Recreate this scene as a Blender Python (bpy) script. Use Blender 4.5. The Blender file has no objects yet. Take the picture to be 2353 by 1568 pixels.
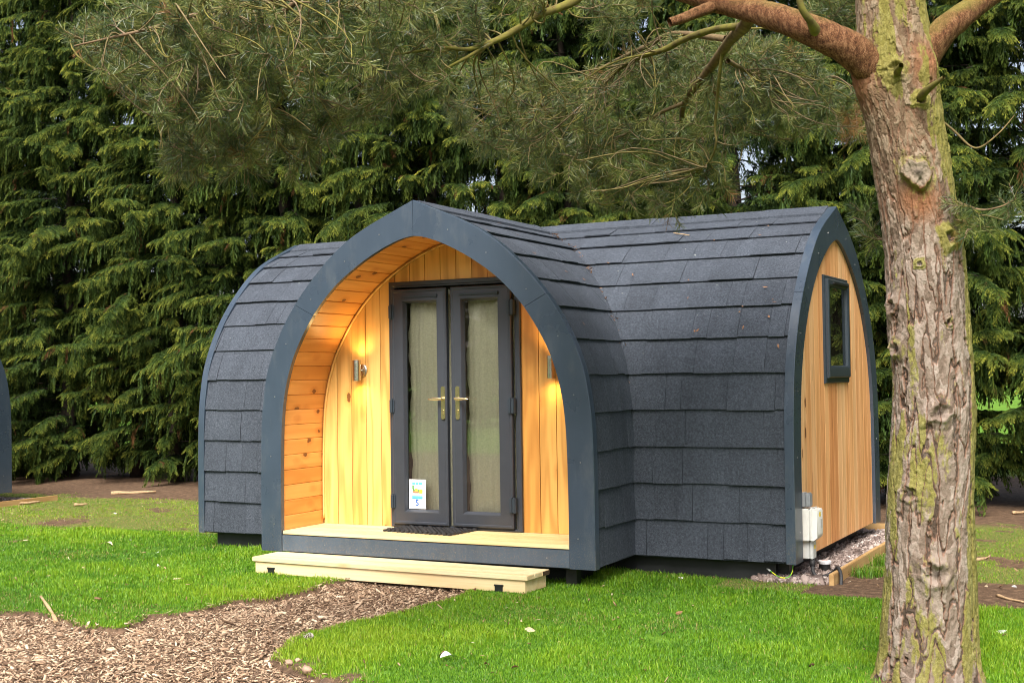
import bpy, bmesh, math, random
import numpy as np
from mathutils import Vector, Matrix

random.seed(7)
rng = np.random.default_rng(11)
R = math.radians
S = bpy.context.scene
COL = S.collection

# ------------------------------------------------------------------ camera
CAM = np.array([5.46656, -8.88216, 1.60829])
YAW, PITCH, ROLL, FPX = 0.4764, 0.0256, -0.0145, 2975.13      # focal length in units of a 2352-wide picture
FW = np.array([-math.sin(YAW)*math.cos(PITCH), math.cos(YAW)*math.cos(PITCH), math.sin(PITCH)])
_r = np.array([math.cos(YAW), math.sin(YAW), 0.0]); _u = np.cross(_r, FW)
RT = _r*math.cos(ROLL)+_u*math.sin(ROLL)
UP = _u*math.cos(ROLL)-_r*math.sin(ROLL)
cd = bpy.data.cameras.new('camera'); cam = bpy.data.objects.new('camera', cd); COL.objects.link(cam)
cd.sensor_width = 36.0; cd.sensor_fit = 'HORIZONTAL'; cd.lens = 36.0*FPX/2352.0
cd.clip_start = 0.1; cd.clip_end = 2000
M = Matrix.Identity(4)
for i in range(3):
    M[i][0] = RT[i]; M[i][1] = UP[i]; M[i][2] = -FW[i]; M[i][3] = CAM[i]
cam.matrix_world = M
S.camera = cam

def at(px, py, depth):
    """world point seen at (px, py) of the 2352x1568 photograph, `depth` metres along the view axis"""
    return CAM + depth*(FW + RT*(px-1176.0)/FPX - UP*(py-784.0)/FPX)

def seen(P):
    """picture x, y (2352 wide) and depth of points"""
    V = np.asarray(P) - CAM
    d = V@FW
    dd = np.where(d > 0.05, d, 0.05)
    return 1176+FPX*(V@RT)/dd, 784-FPX*(V@UP)/dd, d

# ------------------------------------------------------------------ sky, sun, exposure
SUN_EL, SUN_AZ = R(50), R(164)          # azimuth clockwise from +Y: from behind the camera
W = bpy.data.worlds.new("World"); S.world = W; W.use_nodes = True
nt = W.node_tree; nt.nodes.clear()
sky = nt.nodes.new('ShaderNodeTexSky'); sky.sky_type = 'NISHITA'; sky.sun_disc = False
sky.sun_elevation = SUN_EL; sky.sun_rotation = SUN_AZ
sky.air_density = 1.0; sky.dust_density = 5.0; sky.ozone_density = 1.0; sky.altitude = 50
hs = nt.nodes.new('ShaderNodeHueSaturation'); hs.inputs['Saturation'].default_value = 0.62    # high thin overcast
bg = nt.nodes.new('ShaderNodeBackground'); bg.inputs['Strength'].default_value = 0.105
wo = nt.nodes.new('ShaderNodeOutputWorld')
nt.links.new(sky.outputs[0], hs.inputs['Color']); nt.links.new(hs.outputs[0], bg.inputs[0]); nt.links.new(bg.outputs[0], wo.inputs[0])
sl = bpy.data.lights.new('sun', 'SUN'); sl.energy = 3.2; sl.angle = R(30); sl.color = (1.0, 0.95, 0.87)
so = bpy.data.objects.new('sun', sl); COL.objects.link(so)
sd = Vector((math.sin(SUN_AZ)*math.cos(SUN_EL), math.cos(SUN_AZ)*math.cos(SUN_EL), math.sin(SUN_EL)))
so.rotation_euler = sd.to_track_quat('Z', 'Y').to_euler(); so.location = (0, -20, 30)
S.view_settings.view_transform = 'Standard'; S.view_settings.look = 'None'
S.view_settings.gamma = 1.0; S.view_settings.exposure = 1.22
S.cycles.use_denoising = True; S.cycles.filter_width = 1.0
S.cycles.max_bounces = 8; S.cycles.diffuse_bounces = 4; S.cycles.transparent_max_bounces = 12

# ------------------------------------------------------------------ helpers: objects
def tag(o, label=None, cat=None, group=None, kind=None):
    if label: o['label'] = label
    if cat: o['category'] = cat
    if group: o['group'] = group
    if kind: o['kind'] = kind
    return o

def empty(name, loc=(0, 0, 0), rz=0.0):
    o = bpy.data.objects.new(name, None); COL.objects.link(o)
    o.location = loc; o.rotation_euler = (0, 0, rz); o.empty_display_size = 0.2
    return o

class MB:
    """collects shapes and links them as one mesh object"""
    def __init__(s): s.v = []; s.f = []; s.m = []
    def add(s, vs, fs, m=0):
        b = len(s.v); s.v += [tuple(map(float, v)) for v in vs]
        for f in fs: s.f.append(tuple(b+i for i in f)); s.m.append(m)
    def box(s, x0, x1, y0, y1, z0, z1, m=0, b=0.0, mat=None):
        if b <= 0:
            vs = [(x, y, z) for z in (z0, z1) for y in (y0, y1) for x in (x0, x1)]
            fs = [(0, 2, 3, 1), (4, 5, 7, 6), (0, 1, 5, 4), (2, 6, 7, 3), (0, 4, 6, 2), (1, 3, 7, 5)]
        else:
            bm = bmesh.new(); bmesh.ops.create_cube(bm, size=1.0)
            for v in bm.verts: v.co = Vector(((x0+x1)/2+v.co.x*(x1-x0), (y0+y1)/2+v.co.y*(y1-y0), (z0+z1)/2+v.co.z*(z1-z0)))
            b = min(b, .45*min(x1-x0, y1-y0, z1-z0))
            bmesh.ops.bevel(bm, geom=list(bm.edges), offset=b, segments=2, affect='EDGES')
            bm.verts.index_update()
            vs = [v.co[:] for v in bm.verts]; fs = [tuple(v.index for v in f.verts) for f in bm.faces]; bm.free()
        if mat is not None: vs = [tuple(mat@Vector(v)) for v in vs]
        s.add(vs, fs, m)
    def tube(s, pts, rad, n=8, m=0, cap=True):
        pts = [Vector(p) for p in pts]; k = len(pts)
        if not hasattr(rad, '__len__'): rad = [rad]*k
        t0 = (pts[1]-pts[0]).normalized(); a = t0.orthogonal().normalized()
        vs = []; fs = []
        for i, p in enumerate(pts):
            t = (pts[min(i+1, k-1)]-pts[max(i-1, 0)])
            t = t.normalized() if t.length > 1e-9 else t0
            a = (a - t*a.dot(t)); a = a.normalized() if a.length > 1e-6 else t.orthogonal().normalized()
            c = t.cross(a)
            for j in range(n):
                th = 2*math.pi*j/n
                vs.append(p+(a*math.cos(th)+c*math.sin(th))*rad[i])
        for i in range(k-1):
            for j in range(n):
                fs.append((i*n+j, i*n+(j+1) % n, (i+1)*n+(j+1) % n, (i+1)*n+j))
        if cap:
            fs.append(tuple(range(n-1, -1, -1))); fs.append(tuple((k-1)*n+j for j in range(n)))
        s.add(vs, fs, m)
    def lathe(s, prof, n=24, c=(0, 0, 0), m=0, axis='z'):
        vs = []; fs = []
        for r, z in prof:
            for j in range(n):
                th = 2*math.pi*j/n; a, b = r*math.cos(th), r*math.sin(th)
                p = (a, b, z) if axis == 'z' else ((a, z, b) if axis == 'y' else (z, a, b))
                vs.append((p[0]+c[0], p[1]+c[1], p[2]+c[2]))
        for i in range(len(prof)-1):
            for j in range(n):
                fs.append((i*n+j, i*n+(j+1) % n, (i+1)*n+(j+1) % n, (i+1)*n+j))
        s.add(vs, fs, m)
    def prism(s, poly, axis, a0, a1, m=0):
        """polygon in the two axes other than `axis`, extruded from a0 to a1"""
        n = len(poly); vs = []
        for a in (a0, a1):
            for p, q in poly:
                vs.append({'x': (a, p, q), 'y': (p, a, q), 'z': (p, q, a)}[axis])
        fs = [tuple(range(n)), tuple(range(2*n-1, n-1, -1))]
        for i in range(n): fs.append((i, i+n, (i+1) % n+n, (i+1) % n))
        s.add(vs, fs, m)
    def build(s, name, mats, parent=None, smooth=False, bevel=0.0, auto=None):
        me = bpy.data.meshes.new(name); me.from_pydata(s.v, [], s.f)
        for mt in (mats if isinstance(mats, (list, tuple)) else [mats]): me.materials.append(mt)
        me.polygons.foreach_set('material_index', s.m)
        bm = bmesh.new(); bm.from_mesh(me); bmesh.ops.recalc_face_normals(bm, faces=bm.faces); bm.to_mesh(me); bm.free()
        if smooth or auto:
            me.polygons.foreach_set('use_smooth', [True]*len(me.polygons))
            if auto: me.set_sharp_from_angle(angle=R(auto))
        o = bpy.data.objects.new(name, me); COL.objects.link(o)
        if parent is not None: o.parent = parent
        if bevel:
            md = o.modifiers.new('bevel', 'BEVEL'); md.width = bevel; md.segments = 2; md.limit_method = 'ANGLE'; md.angle_limit = R(40)
        return o

def npmesh(name, V, F, mats, parent=None, attrs=None, smooth=False, fmat=None):
    """V (n,3), F (m,3) or (m,4) -> object; attrs: point float attributes"""
    V = np.ascontiguousarray(V, dtype=np.float32); F = np.ascontiguousarray(F, dtype=np.int32)
    me = bpy.data.meshes.new(name); n, (m, k) = len(V), F.shape
    me.vertices.add(n); me.vertices.foreach_set('co', V.ravel())
    me.loops.add(m*k); me.loops.foreach_set('vertex_index', F.ravel())
    me.polygons.add(m); me.polygons.foreach_set('loop_start', np.arange(0, m*k, k, dtype=np.int32))
    if smooth: me.polygons.foreach_set('use_smooth', np.ones(m, dtype=bool))
    for mt in (mats if isinstance(mats, (list, tuple)) else [mats]): me.materials.append(mt)
    if fmat is not None: me.polygons.foreach_set('material_index', np.asarray(fmat, dtype=np.int32))
    for an, av in (attrs or {}).items():
        a = me.attributes.new(an, 'FLOAT', 'POINT'); a.data.foreach_set('value', np.ascontiguousarray(av, dtype=np.float32))
    me.update(calc_edges=True)
    o = bpy.data.objects.new(name, me); COL.objects.link(o)
    if parent is not None: o.parent = parent
    return o

# ------------------------------------------------------------------ helpers: noise in numpy
def vnoise(x, y, seed=0, px=None):
    """smooth value noise, -1..1; periodic in x with integer period px"""
    x = np.asarray(x, float); y = np.asarray(y, float)
    g = np.random.default_rng(seed).uniform(-1, 1, (256, 256))
    xi = np.floor(x).astype(int); yi = np.floor(y).astype(int); fx = x-xi; fy = y-yi
    fx = fx*fx*fx*(fx*(fx*6-15)+10); fy = fy*fy*fy*(fy*(fy*6-15)+10)
    mx = px or 256
    a = g[xi % mx % 256, yi % 256]; b = g[(xi+1) % mx % 256, yi % 256]
    c = g[xi % mx % 256, (yi+1) % 256]; d = g[(xi+1) % mx % 256, (yi+1) % 256]
    return (a*(1-fx)+b*fx)*(1-fy)+(c*(1-fx)+d*fx)*fy

def fbm(x, y, seed=0, o=4, px=None):
    r = 0; a = 1.0; t = 0
    for k in range(o):
        r = r+a*vnoise(x*2**k, y*2**k, seed+k*17, None if px is None else px*2**k); t += a; a *= .5
    return r/t

def worley(x, y, seed=0, px=None, jit=.9):
    """F1, F2 and a random value of the nearest cell"""
    g = np.random.default_rng(seed)
    jx = g.uniform(-.5, .5, (256, 256))*jit; jy = g.uniform(-.5, .5, (256, 256))*jit; rv = g.uniform(0, 1, (256, 256))
    xi = np.floor(x).astype(int); yi = np.floor(y).astype(int)
    f1 = np.full(x.shape, 9.0); f2 = np.full(x.shape, 9.0); rr = np.zeros(x.shape)
    mx = px or 256
    for dx in (-1, 0, 1):
        for dy in (-1, 0, 1):
            cx, cy = xi+dx, yi+dy
            ix, iy = cx % mx % 256, cy % 256
            d = np.hypot(cx+.5+jx[ix, iy]-x, cy+.5+jy[ix, iy]-y)
            near = d < f1
            f2 = np.where(near, f1, np.minimum(f2, d)); rr = np.where(near, rv[ix, iy], rr); f1 = np.where(near, d, f1)
    return f1, f2, rr

def sstep(a, b, x):
    t = np.clip((x-a)/(b-a), 0, 1); return t*t*(3-2*t)

# ------------------------------------------------------------------ helpers: materials
class Mat:
    def __init__(s, name, rough=.6, spec=.5, metal=0.0):
        s.m = bpy.data.materials.new(name); s.m.use_nodes = True; s.t = s.m.node_tree
        s.b = s.t.nodes['Principled BSDF']; s.out = s.t.nodes['Material Output']
        s.b.inputs['Roughness'].default_value = rough; s.b.inputs['Specular IOR Level'].default_value = spec; s.b.inputs['Metallic'].default_value = metal
    def n(s, t, **kw):
        nd = s.t.nodes.new('ShaderNode'+t)
        for k, v in kw.items():
            if k in nd.inputs.keys(): s.put(nd, k, v)
            else: setattr(nd, k, v)
        return nd
    def put(s, nd, k, v):
        if hasattr(v, 'is_linked') or hasattr(v, 'links') and not hasattr(v, 'inputs'): s.t.links.new(v, nd.inputs[k])
        elif hasattr(v, 'outputs'): s.t.links.new(v.outputs[0], nd.inputs[k])
        else:
            if isinstance(v, tuple) and len(v) == 3 and nd.inputs[k].type == 'RGBA': v = v+(1.0,)
            nd.inputs[k].default_value = v
    def link(s, a, nd, k): s.t.links.new(a.outputs[0] if hasattr(a, 'outputs') else a, nd.inputs[k])
    def obj(s): return s.n('TexCoord').outputs['Object']
    def mapping(s, vec, scale=(1, 1, 1), loc=(0, 0, 0), rot=(0, 0, 0)):
        nd = s.n('Mapping'); s.link(vec, nd, 'Vector'); nd.inputs['Scale'].default_value = scale
        nd.inputs['Location'].default_value = loc; nd.inputs['Rotation'].default_value = rot; return nd.outputs[0]
    def noise(s, vec, scale, detail=4, rough=.55, dist=0.0):
        nd = s.n('TexNoise'); s.link(vec, nd, 'Vector'); nd.inputs['Scale'].default_value = scale
        nd.inputs['Detail'].default_value = detail; nd.inputs['Roughness'].default_value = rough; nd.inputs['Distortion'].default_value = dist
        return nd.outputs['Fac']
    def attr(s, name):
        nd = s.n('Attribute'); nd.attribute_name = name; return nd.outputs['Fac']
    def math(s, op, a, b=None, c=None, clamp=False):
        nd = s.n('Math'); nd.operation = op; nd.use_clamp = clamp
        for i, v in enumerate((a, b, c)):
            if v is None: continue
            if isinstance(v, (int, float)): nd.inputs[i].default_value = v
            else: s.t.links.new(v, nd.inputs[i])
        return nd.outputs[0]
    def ramp(s, fac, stops, interp='LINEAR'):
        nd = s.n('ValToRGB'); s.link(fac, nd, 'Fac'); cr = nd.color_ramp; cr.interpolation = interp
        while len(cr.elements) > 1: cr.elements.remove(cr.elements[-1])
        for i, (p, c) in enumerate(stops):
            e = cr.elements[0] if i == 0 else cr.elements.new(p)
            e.position = p; c = (c, c, c) if isinstance(c, (int, float)) else c; e.color = tuple(c)+(1.0,)
        return nd.outputs[0]
    def mix(s, fac, a, b, mode='MIX'):
        nd = s.n('Mix'); nd.data_type = 'RGBA'; nd.blend_type = mode; nd.clamp_factor = True
        for k, v in ((0, fac), (6, a), (7, b)):
            if isinstance(v, (int, float)): nd.inputs[k].default_value = v
            elif isinstance(v, tuple): nd.inputs[k].default_value = v+(1.0,)
            else: s.t.links.new(v, nd.inputs[k])
        return nd.outputs[2]
    def color(s, c):
        if isinstance(c, tuple): s.b.inputs['Base Color'].default_value = c+(1.0,)
        else: s.t.links.new(c, s.b.inputs['Base Color'])
    def rough(s, v): s.t.links.new(v, s.b.inputs['Roughness'])
    def bump(s, h, strength=.3, dist=.01):
        nd = s.n('Bump'); s.link(h, nd, 'Height'); nd.inputs['Strength'].default_value = strength; nd.inputs['Distance'].default_value = dist
        s.t.links.new(nd.outputs[0], s.b.inputs['Normal'])
    def island(s): return s.n('NewGeometry').outputs['Random Per Island']
    def leafy(s, col, trans=.35, rough=.6):
        """thin leaf: diffuse/gloss plus light coming through"""
        if not isinstance(col, tuple): s.t.links.new(col, s.b.inputs['Base Color'])
        tr = s.n('BsdfTranslucent'); s.t.links.new(col, tr.inputs[0])
        mx = s.n('MixShader'); mx.inputs[0].default_value = trans
        s.t.links.new(s.b.outputs[0], mx.inputs[1]); s.t.links.new(tr.outputs[0], mx.inputs[2]); s.t.links.new(mx.outputs[0], s.out.inputs[0])

# ------------------------------------------------------------------ materials
def wood(name, tones, grain_axis, line=(.75), knots=.0, knotcol=(.10, .035, .012), rough=.5, ringf=26.0, across=7.0, bumpd=.0012, groove=None, fleck=0.0):
    m = Mat(name, rough, .4)
    isl = m.island(); o = m.obj()
    off = m.n('CombineXYZ'); 
    k = m.math('MULTIPLY', isl, 37.0)
    for i in range(3): m.t.links.new(k, off.inputs[i])
    v = m.n('VectorMath'); v.operation = 'ADD'; m.link(o, v, 0); m.link(off, v, 1)
    al = .55
    sc = {'x': (al, across, across), 'y': (across, al, across), 'z': (across, across, al)}[grain_axis]
    base = m.mapping(v.outputs[0], sc)
    n1 = m.noise(base, 1.0, 2, .5)
    ring = m.math('SINE', m.math('MULTIPLY', n1, ringf*2))
    ring = m.math('MULTIPLY_ADD', ring, .5, .5)
    ring = m.math('POWER', ring, 1.6)
    sc2 = tuple(c*(14 if c > 1 else 1.6) for c in sc)
    fine = m.noise(m.mapping(v.outputs[0], sc2), 1.0, 3, .6)
    tone = m.ramp(isl, [(i/(len(tones)-1), c) for i, c in enumerate(tones)])
    dark = m.mix(1.0, tone, (line, line*.9, line*.78), 'MULTIPLY')
    c = m.mix(m.math('MULTIPLY', ring, .8), tone, dark)
    c = m.mix(m.math('MULTIPLY', m.math('SUBTRACT', fine, .35), 1.1, clamp=True), c, m.mix(1.0, c, (.82, .76, .66), 'MULTIPLY'))
    if knots > 0:
        vo = m.n('TexVoronoi'); vo.feature = 'F1'
        ks = {'x': (3.6, 6.5, 6.5), 'y': (6.5, 4.2, 6.5), 'z': (6.5, 6.5, 3.2)}[grain_axis]
        kv = m.mapping(v.outputs[0], ks); m.link(kv, vo, 'Vector'); vo.inputs['Scale'].default_value = 1.0
        wob = m.noise(m.mapping(v.outputs[0], (30, 30, 30)), 1.0, 2)
        dist = m.math('ADD', vo.outputs['Distance'], m.math('MULTIPLY', m.math('SUBTRACT', wob, .5), .12))
        sel = m.math('GREATER_THAN', m.n('SeparateColor', Color=vo.outputs['Color']).outputs[0], 1-knots)
        kn = m.math('MULTIPLY', m.math('LESS_THAN', dist, .13), sel)
        halo = m.math('MULTIPLY', m.ramp(dist, [(.09, 1.0), (.36, 0.0)]), sel)
        c = m.mix(m.math('MULTIPLY', halo, .55), c, m.mix(1.0, c, (.62, .40, .26), 'MULTIPLY'))
        c = m.mix(m.math('MULTIPLY', kn, .85), c, knotcol)
    if fleck > 0:
        fl = m.noise(m.mapping(v.outputs[0], tuple(x*(7 if x > 1 else 5) for x in sc)), 1.0, 1)
        c = m.mix(m.math('MULTIPLY', m.math('GREATER_THAN', fl, .73), fleck), c, knotcol)
    m.color(c)
    h = m.math('ADD', m.math('MULTIPLY', ring, .4), fine)
    if groove:
        ax, per = groove
        sp = m.n('SeparateXYZ', Vector=o).outputs['XYZ'.index(ax)]
        g = m.math('PINGPONG', sp, per/2); g = m.math('DIVIDE', g, per/2)
        h = m.math('ADD', m.math('MULTIPLY', h, .15), m.math('MULTIPLY', m.ramp(g, [(0, 0), (.35, 1), (1, 1)]), 2.2))
        m.color(m.mix(m.ramp(g, [(0, .45), (.25, 0.0)]), c, m.mix(1.0, c, (.55, .45, .33), 'MULTIPLY')))
        bumpd = .003
    m.bump(h, .5, bumpd)
    return m.m

def metal_paint(name, col, rough=.42, var=.06):
    m = Mat(name, rough, .5)
    o = m.obj()
    a = m.noise(o, 2.3, 4, .6); b = m.noise(m.mapping(o, (9, 9, 1.2)), 3.0, 3, .6)
    f = m.math('ADD', m.math('MULTIPLY', a, .7), m.math('MULTIPLY', b, .3))
    m.color(m.ramp(f, [(.3, tuple(c*(1-var*2) for c in col)), (.7, tuple(c*(1+var*2) for c in col))]))
    # mud splash low down, faint dusty scuffs everywhere
    z = m.n('SeparateXYZ', Vector=o).outputs[2]; sp = m.noise(o, 95, 3, .7); du = m.noise(m.mapping(o, (1, 1, .35)), 5.5, 6, .75)
    mud = m.math('MULTIPLY', m.ramp(sp, [(.54, 0.0), (.62, 1.0)]), m.ramp(z, [(.14, .55), (.50, 0.0)]))
    c0 = m.b.inputs['Base Color'].links[0].from_socket
    c1 = m.mix(m.math('MULTIPLY', m.ramp(du, [(.52, 0.0), (.72, 1.0)]), .16), c0, (.22, .22, .20))
    m.color(m.mix(mud, c1, (.17, .135, .10)))
    m.rough(m.ramp(a, [(.3, rough-.06), (.7, rough+.08)])); m.b.inputs['Specular IOR Level'].default_value = .60
    m.bump(a, .12, .004)
    return m.m

def plain(name, col, rough=.5, metal=0.0, spec=.5, var=.1, scale=30, bump=0.0):
    m = Mat(name, rough, spec, metal)
    n = m.noise(m.obj(), scale, 4)
    m.color(m.ramp(n, [(.3, tuple(c*(1-var) for c in col)), (.7, tuple(min(1, c*(1+var)) for c in col))]))
    if bump: m.bump(n, .5, bump)
    return m.m

def shingle_mat():
    m = Mat('charcoal_mineral_felt', .92, .25)
    o = m.obj(); isl = m.island()
    g = m.noise(o, 230, 2, .7); g2 = m.noise(o, 60, 3, .65); big = m.noise(o, 2.2, 3)
    gr = m.ramp(m.math('ADD', m.math('MULTIPLY', g, .62), m.math('MULTIPLY', g2, .38)), [(.34, (.022, .028, .038)), (.50, (.049, .058, .075)), (.62, (.090, .103, .128)), (.72, (.155, .172, .20))])
    t = m.math('MULTIPLY_ADD', isl, .16, .90)
    t = m.math('MULTIPLY', t, m.math('MULTIPLY_ADD', big, .3, .85))
    st = m.noise(m.mapping(o, (6.5, 6.5, .55)), 1.0, 5, .7); t = m.math('MULTIPLY', t, m.math('MULTIPLY_ADD', st, .7, .66))
    cc = m.n('CombineColor'); 
    for i in range(3): m.t.links.new(t, cc.inputs[i])
    li = m.noise(o, 26, 2, .5); nz = m.n('SeparateXYZ', Vector=m.n('NewGeometry').outputs['Normal']).outputs[2]
    li = m.math('MULTIPLY', m.ramp(li, [(.75, 0.0), (.775, 1.0)]), m.ramp(nz, [(.3, 0.0), (.7, .8)]))
    m.color(m.mix(li, m.mix(1.0, gr, cc.outputs[0], 'MULTIPLY'), (.30, .32, .29)))
    m.bump(m.math('ADD', g, g2), .8, .006)
    return m.m

M_TRIM = metal_paint('slate_blue_metal', (.036, .053, .078), .29)
M_FASCIA = metal_paint('slate_painted_board', (.055, .076, .104), .42, .10)
M_SCREW = plain('screw_head', (.30, .30, .30), .35, .8)
M_SHINGLE = shingle_mat()
M_LARCH = wood('larch_boards', [(.69, .355, .085), (.80, .475, .14), (.73, .40, .105), (.84, .53, .175), (.76, .43, .12), (.66, .325, .075)], 'z', .66, .30, rough=.45, ringf=13, across=6)
M_PINE = wood('knotty_pine_lining', [(.68, .315, .082), (.76, .385, .12), (.72, .35, .10), (.63, .285, .07)], 'y', .82, .80, rough=.4, ringf=9, across=5)
M_CEDAR = wood('cedar_cladding', [(.71, .34, .135), (.79, .43, .185), (.73, .37, .155), (.84, .53, .27), (.70, .34, .14), (.66, .295, .11)], 'z', .76, .05, rough=.6, ringf=12, across=7, fleck=.6)
M_DECK = wood('grooved_decking', [(.74, .57, .29), (.78, .62, .34), (.72, .55, .27)], 'x', .90, .06, rough=.65, ringf=9, groove=('Y', .0145))
M_STEP = wood('pale_treated_pine', [(.70, .56, .31), (.73, .60, .36), (.67, .53, .29)], 'x', .90, .16, (.35, .22, .09), rough=.65, ringf=9, bumpd=.001)
M_STEPG = wood('pale_grooved_pine', [(.72, .59, .34), (.75, .63, .39), (.70, .57, .32)], 'x', .90, .08, (.35, .22, .09), rough=.65, ringf=9, groove=('Y', .0145))
M_EDGING = wood('edging_timber', [(.46, .29, .12), (.50, .33, .15)], 'y', .78, .10, rough=.75, ringf=14)
M_DARKWOOD = plain('wet_end_grain', (.060, .033, .016), .7, var=.3, scale=90)
M_UPVC = plain('anthracite_upvc', (.035, .040, .051), .38, var=.06, scale=12, bump=.0006)
M_UPVC2 = plain('blue_black_upvc', (.028, .038, .050), .36, var=.06, scale=12, bump=.0006)
M_BLACK = plain('black_plastic', (.012, .012, .013), .45, var=.2)
M_SKIRT = plain('black_plinth', (.013, .014, .016), .5, var=.3, scale=6)
M_RUBBER = plain('black_rubber', (.026, .026, .028), .62, var=.35, scale=120, bump=.001)
M_CHROME = plain('polished_chrome', (.90, .76, .47), .24, 1.0, var=.02)
M_STEEL = plain('brushed_steel', (.60, .56, .50), .27, 1.0, var=.05, scale=60)
M_WHITEP = plain('white_plastic', (.70, .70, .66), .35, var=.03)
M_GREYP = plain('grey_plastic', (.25, .265, .28), .45, var=.06)
M_GREYB = plain('pale_grey_plastic', (.52, .54, .53), .4, var=.04)
M_YELLOW = plain('yellow_sticker', (.85, .62, .02), .5, var=.02)
M_PAPER = plain('white_paper', (.82, .83, .83), .6, var=.01)
M_CYAN = plain('cyan_print', (.10, .55, .66), .6, var=.05)
M_BLUEINK = plain('blue_print', (.02, .10, .38), .6, var=.05)
M_REDINK = plain('faint_red_print', (.75, .35, .30), .6, var=.05)
M_PGREEN = plain('green_print', (.10, .26, .08), .6, var=.3)
M_PYELL = plain('yellow_print', (.82, .66, .05), .6, var=.1)
M_PBROWN = plain('brown_print', (.40, .20, .10), .6, var=.3)
M_LITTER = plain('dry_leaf', (.22, .105, .050), .8, var=.45, scale=40)
M_PALELEAF = plain('bleached_leaf', (.55, .44, .29), .8, var=.3, scale=40)
M_WHITEBIT = plain('white_petal', (.80, .80, .80), .6, var=.05)
M_STICK = plain('dead_wood', (.36, .24, .13), .85, var=.35, scale=50, bump=.002)
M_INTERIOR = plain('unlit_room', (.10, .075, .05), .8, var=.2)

def cable_mat():
    m = Mat('green_yellow_sleeve', .4)
    w = m.n('TexWave', Scale=4.0); w.bands_direction = 'X'; m.link(m.obj(), w, 'Vector')
    m.color(m.ramp(w.outputs['Fac'], [(.55, (.72, .70, .03)), (.60, (.10, .35, .04))])); return m.m
M_CABLE = cable_mat()

def curtain_mat():
    m = Mat('linen_curtain', .9, .1)
    o = m.obj()
    a = m.noise(m.mapping(o, (500, 500, 40)), 1.0, 2); b = m.noise(m.mapping(o, (40, 40, 500)), 1.0, 2)
    f = m.math('MULTIPLY_ADD', m.math('ADD', a, b), .5, 0.0)
    m.color(m.ramp(f, [(.35, (.50, .49, .35)), (.65, (.78, .76, .58))]))
    return m.m
M_CURTAIN = curtain_mat()

def glass_mat(name, tint, refl, k=1.0):
    m = Mat(name); t = m.t
    tr = m.n('BsdfTransparent'); tr.inputs[0].default_value = tint+(1,)
    gl = m.n('BsdfGlossy'); gl.inputs['Roughness'].default_value = .012; gl.inputs[0].default_value = (.95, .97, 1, 1)
    wv = m.noise(m.obj(), 2.5, 1); bp = m.n('Bump'); m.link(wv, bp, 'Height'); bp.inputs['Strength'].default_value = .05; bp.inputs['Distance'].default_value = .02
    t.links.new(bp.outputs[0], gl.inputs['Normal'])
    fr = m.n('Fresnel'); fr.inputs[0].default_value = 1.5
    f = m.math('MULTIPLY_ADD', fr.outputs[0], k, refl, clamp=True)
    mx = m.n('MixShader'); t.links.new(f, mx.inputs[0]); t.links.new(tr.outputs[0], mx.inputs[1]); t.links.new(gl.outputs[0], mx.inputs[2])
    t.links.new(mx.outputs[0], m.out.inputs[0]); return m.m
M_GLASS = glass_mat('double_glazing', (.97, .98, .95), .10)
M_DGLASS = glass_mat('dark_window_glass', (.35, .37, .36), 0.0, .38)

def glow_mat(name, col, e):
    m = Mat(name); em = m.n('Emission'); em.inputs[0].default_value = col+(1,); em.inputs[1].default_value = e
    m.t.links.new(em.outputs[0], m.out.inputs[0]); return m.m
M_GLOW = glow_mat('lamp_filament_glow', (1.0, .62, .22), 25)

# ------------------------------------------------------------------ the camping pod
XL, XR, YM, YD, HALF = -2.955, 2.847, 2.370, .610, 1.555
ZDECK = .316
P_OUT = [(1.556, .142), (1.556, .60), (1.555, .83), (1.551, 1.09), (1.543, 1.27), (1.527, 1.41), (1.489, 1.63), (1.449, 1.755), (1.392, 1.885), (1.31, 2.04),
         (1.24, 2.148), (1.167, 2.245), (1.071, 2.358), (.976, 2.457), (.85, 2.578), (.73, 2.675), (.585, 2.770), (.41, 2.855), (.25, 2.922), (0, 3.026)]
P_IN = [(1.342, .142), (1.342, .45), (1.341, .72), (1.337, .98), (1.330, 1.19), (1.311, 1.39), (1.272, 1.58), (1.204, 1.778), (1.108, 1.956),
        (1.0, 2.118), (.90, 2.236), (.78, 2.354), (.655, 2.449), (.49, 2.554), (.36, 2.622), (.255, 2.670), (.17, 2.700), (.075, 2.730), (0, 2.736)]

def resample(P, n):
    P = np.array(P, float); d = np.r_[0, np.cumsum(np.hypot(*np.diff(P, axis=0).T))]
    t = np.linspace(0, d[-1], 400)
    Q = np.c_[np.interp(t, d, P[:, 0]), np.interp(t, d, P[:, 1])]
    K = np.exp(-np.linspace(-2, 2, 31)**2); K /= K.sum()
    E = np.vstack([2*Q[:1]-Q[15:0:-1], Q, 2*Q[-1:]-Q[-2:-17:-1]])
    Q = np.c_[np.convolve(E[:, 0], K, 'valid'), np.convolve(E[:, 1], K, 'valid')]
    return Q[np.linspace(0, 399, n).round().astype(int)]
OUT = resample(P_OUT, 61); INN = resample(P_IN, 61)
def offset(Q, d):
    """profile moved inwards by d"""
    T = np.gradient(Q, axis=0); T /= np.linalg.norm(T, axis=1)[:, None]
    N = np.c_[-T[:, 1], T[:, 0]]
    r = Q+N*d; r[-1, 0] = 0; r[:, 0] = np.maximum(r[:, 0], 0); return r
def zat(Q, w):
    """height of the profile at half-width w (upper branch)"""
    return float(np.interp(abs(w), Q[::-1, 0], Q[::-1, 1]))

pod = empty('camping_pod', (0, 0, 0))
tag(pod, 'arched wooden camping pod with dark shingles, a lit timber porch and grey french doors', 'camping pod', 'arched camping pods on the lawn')

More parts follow.
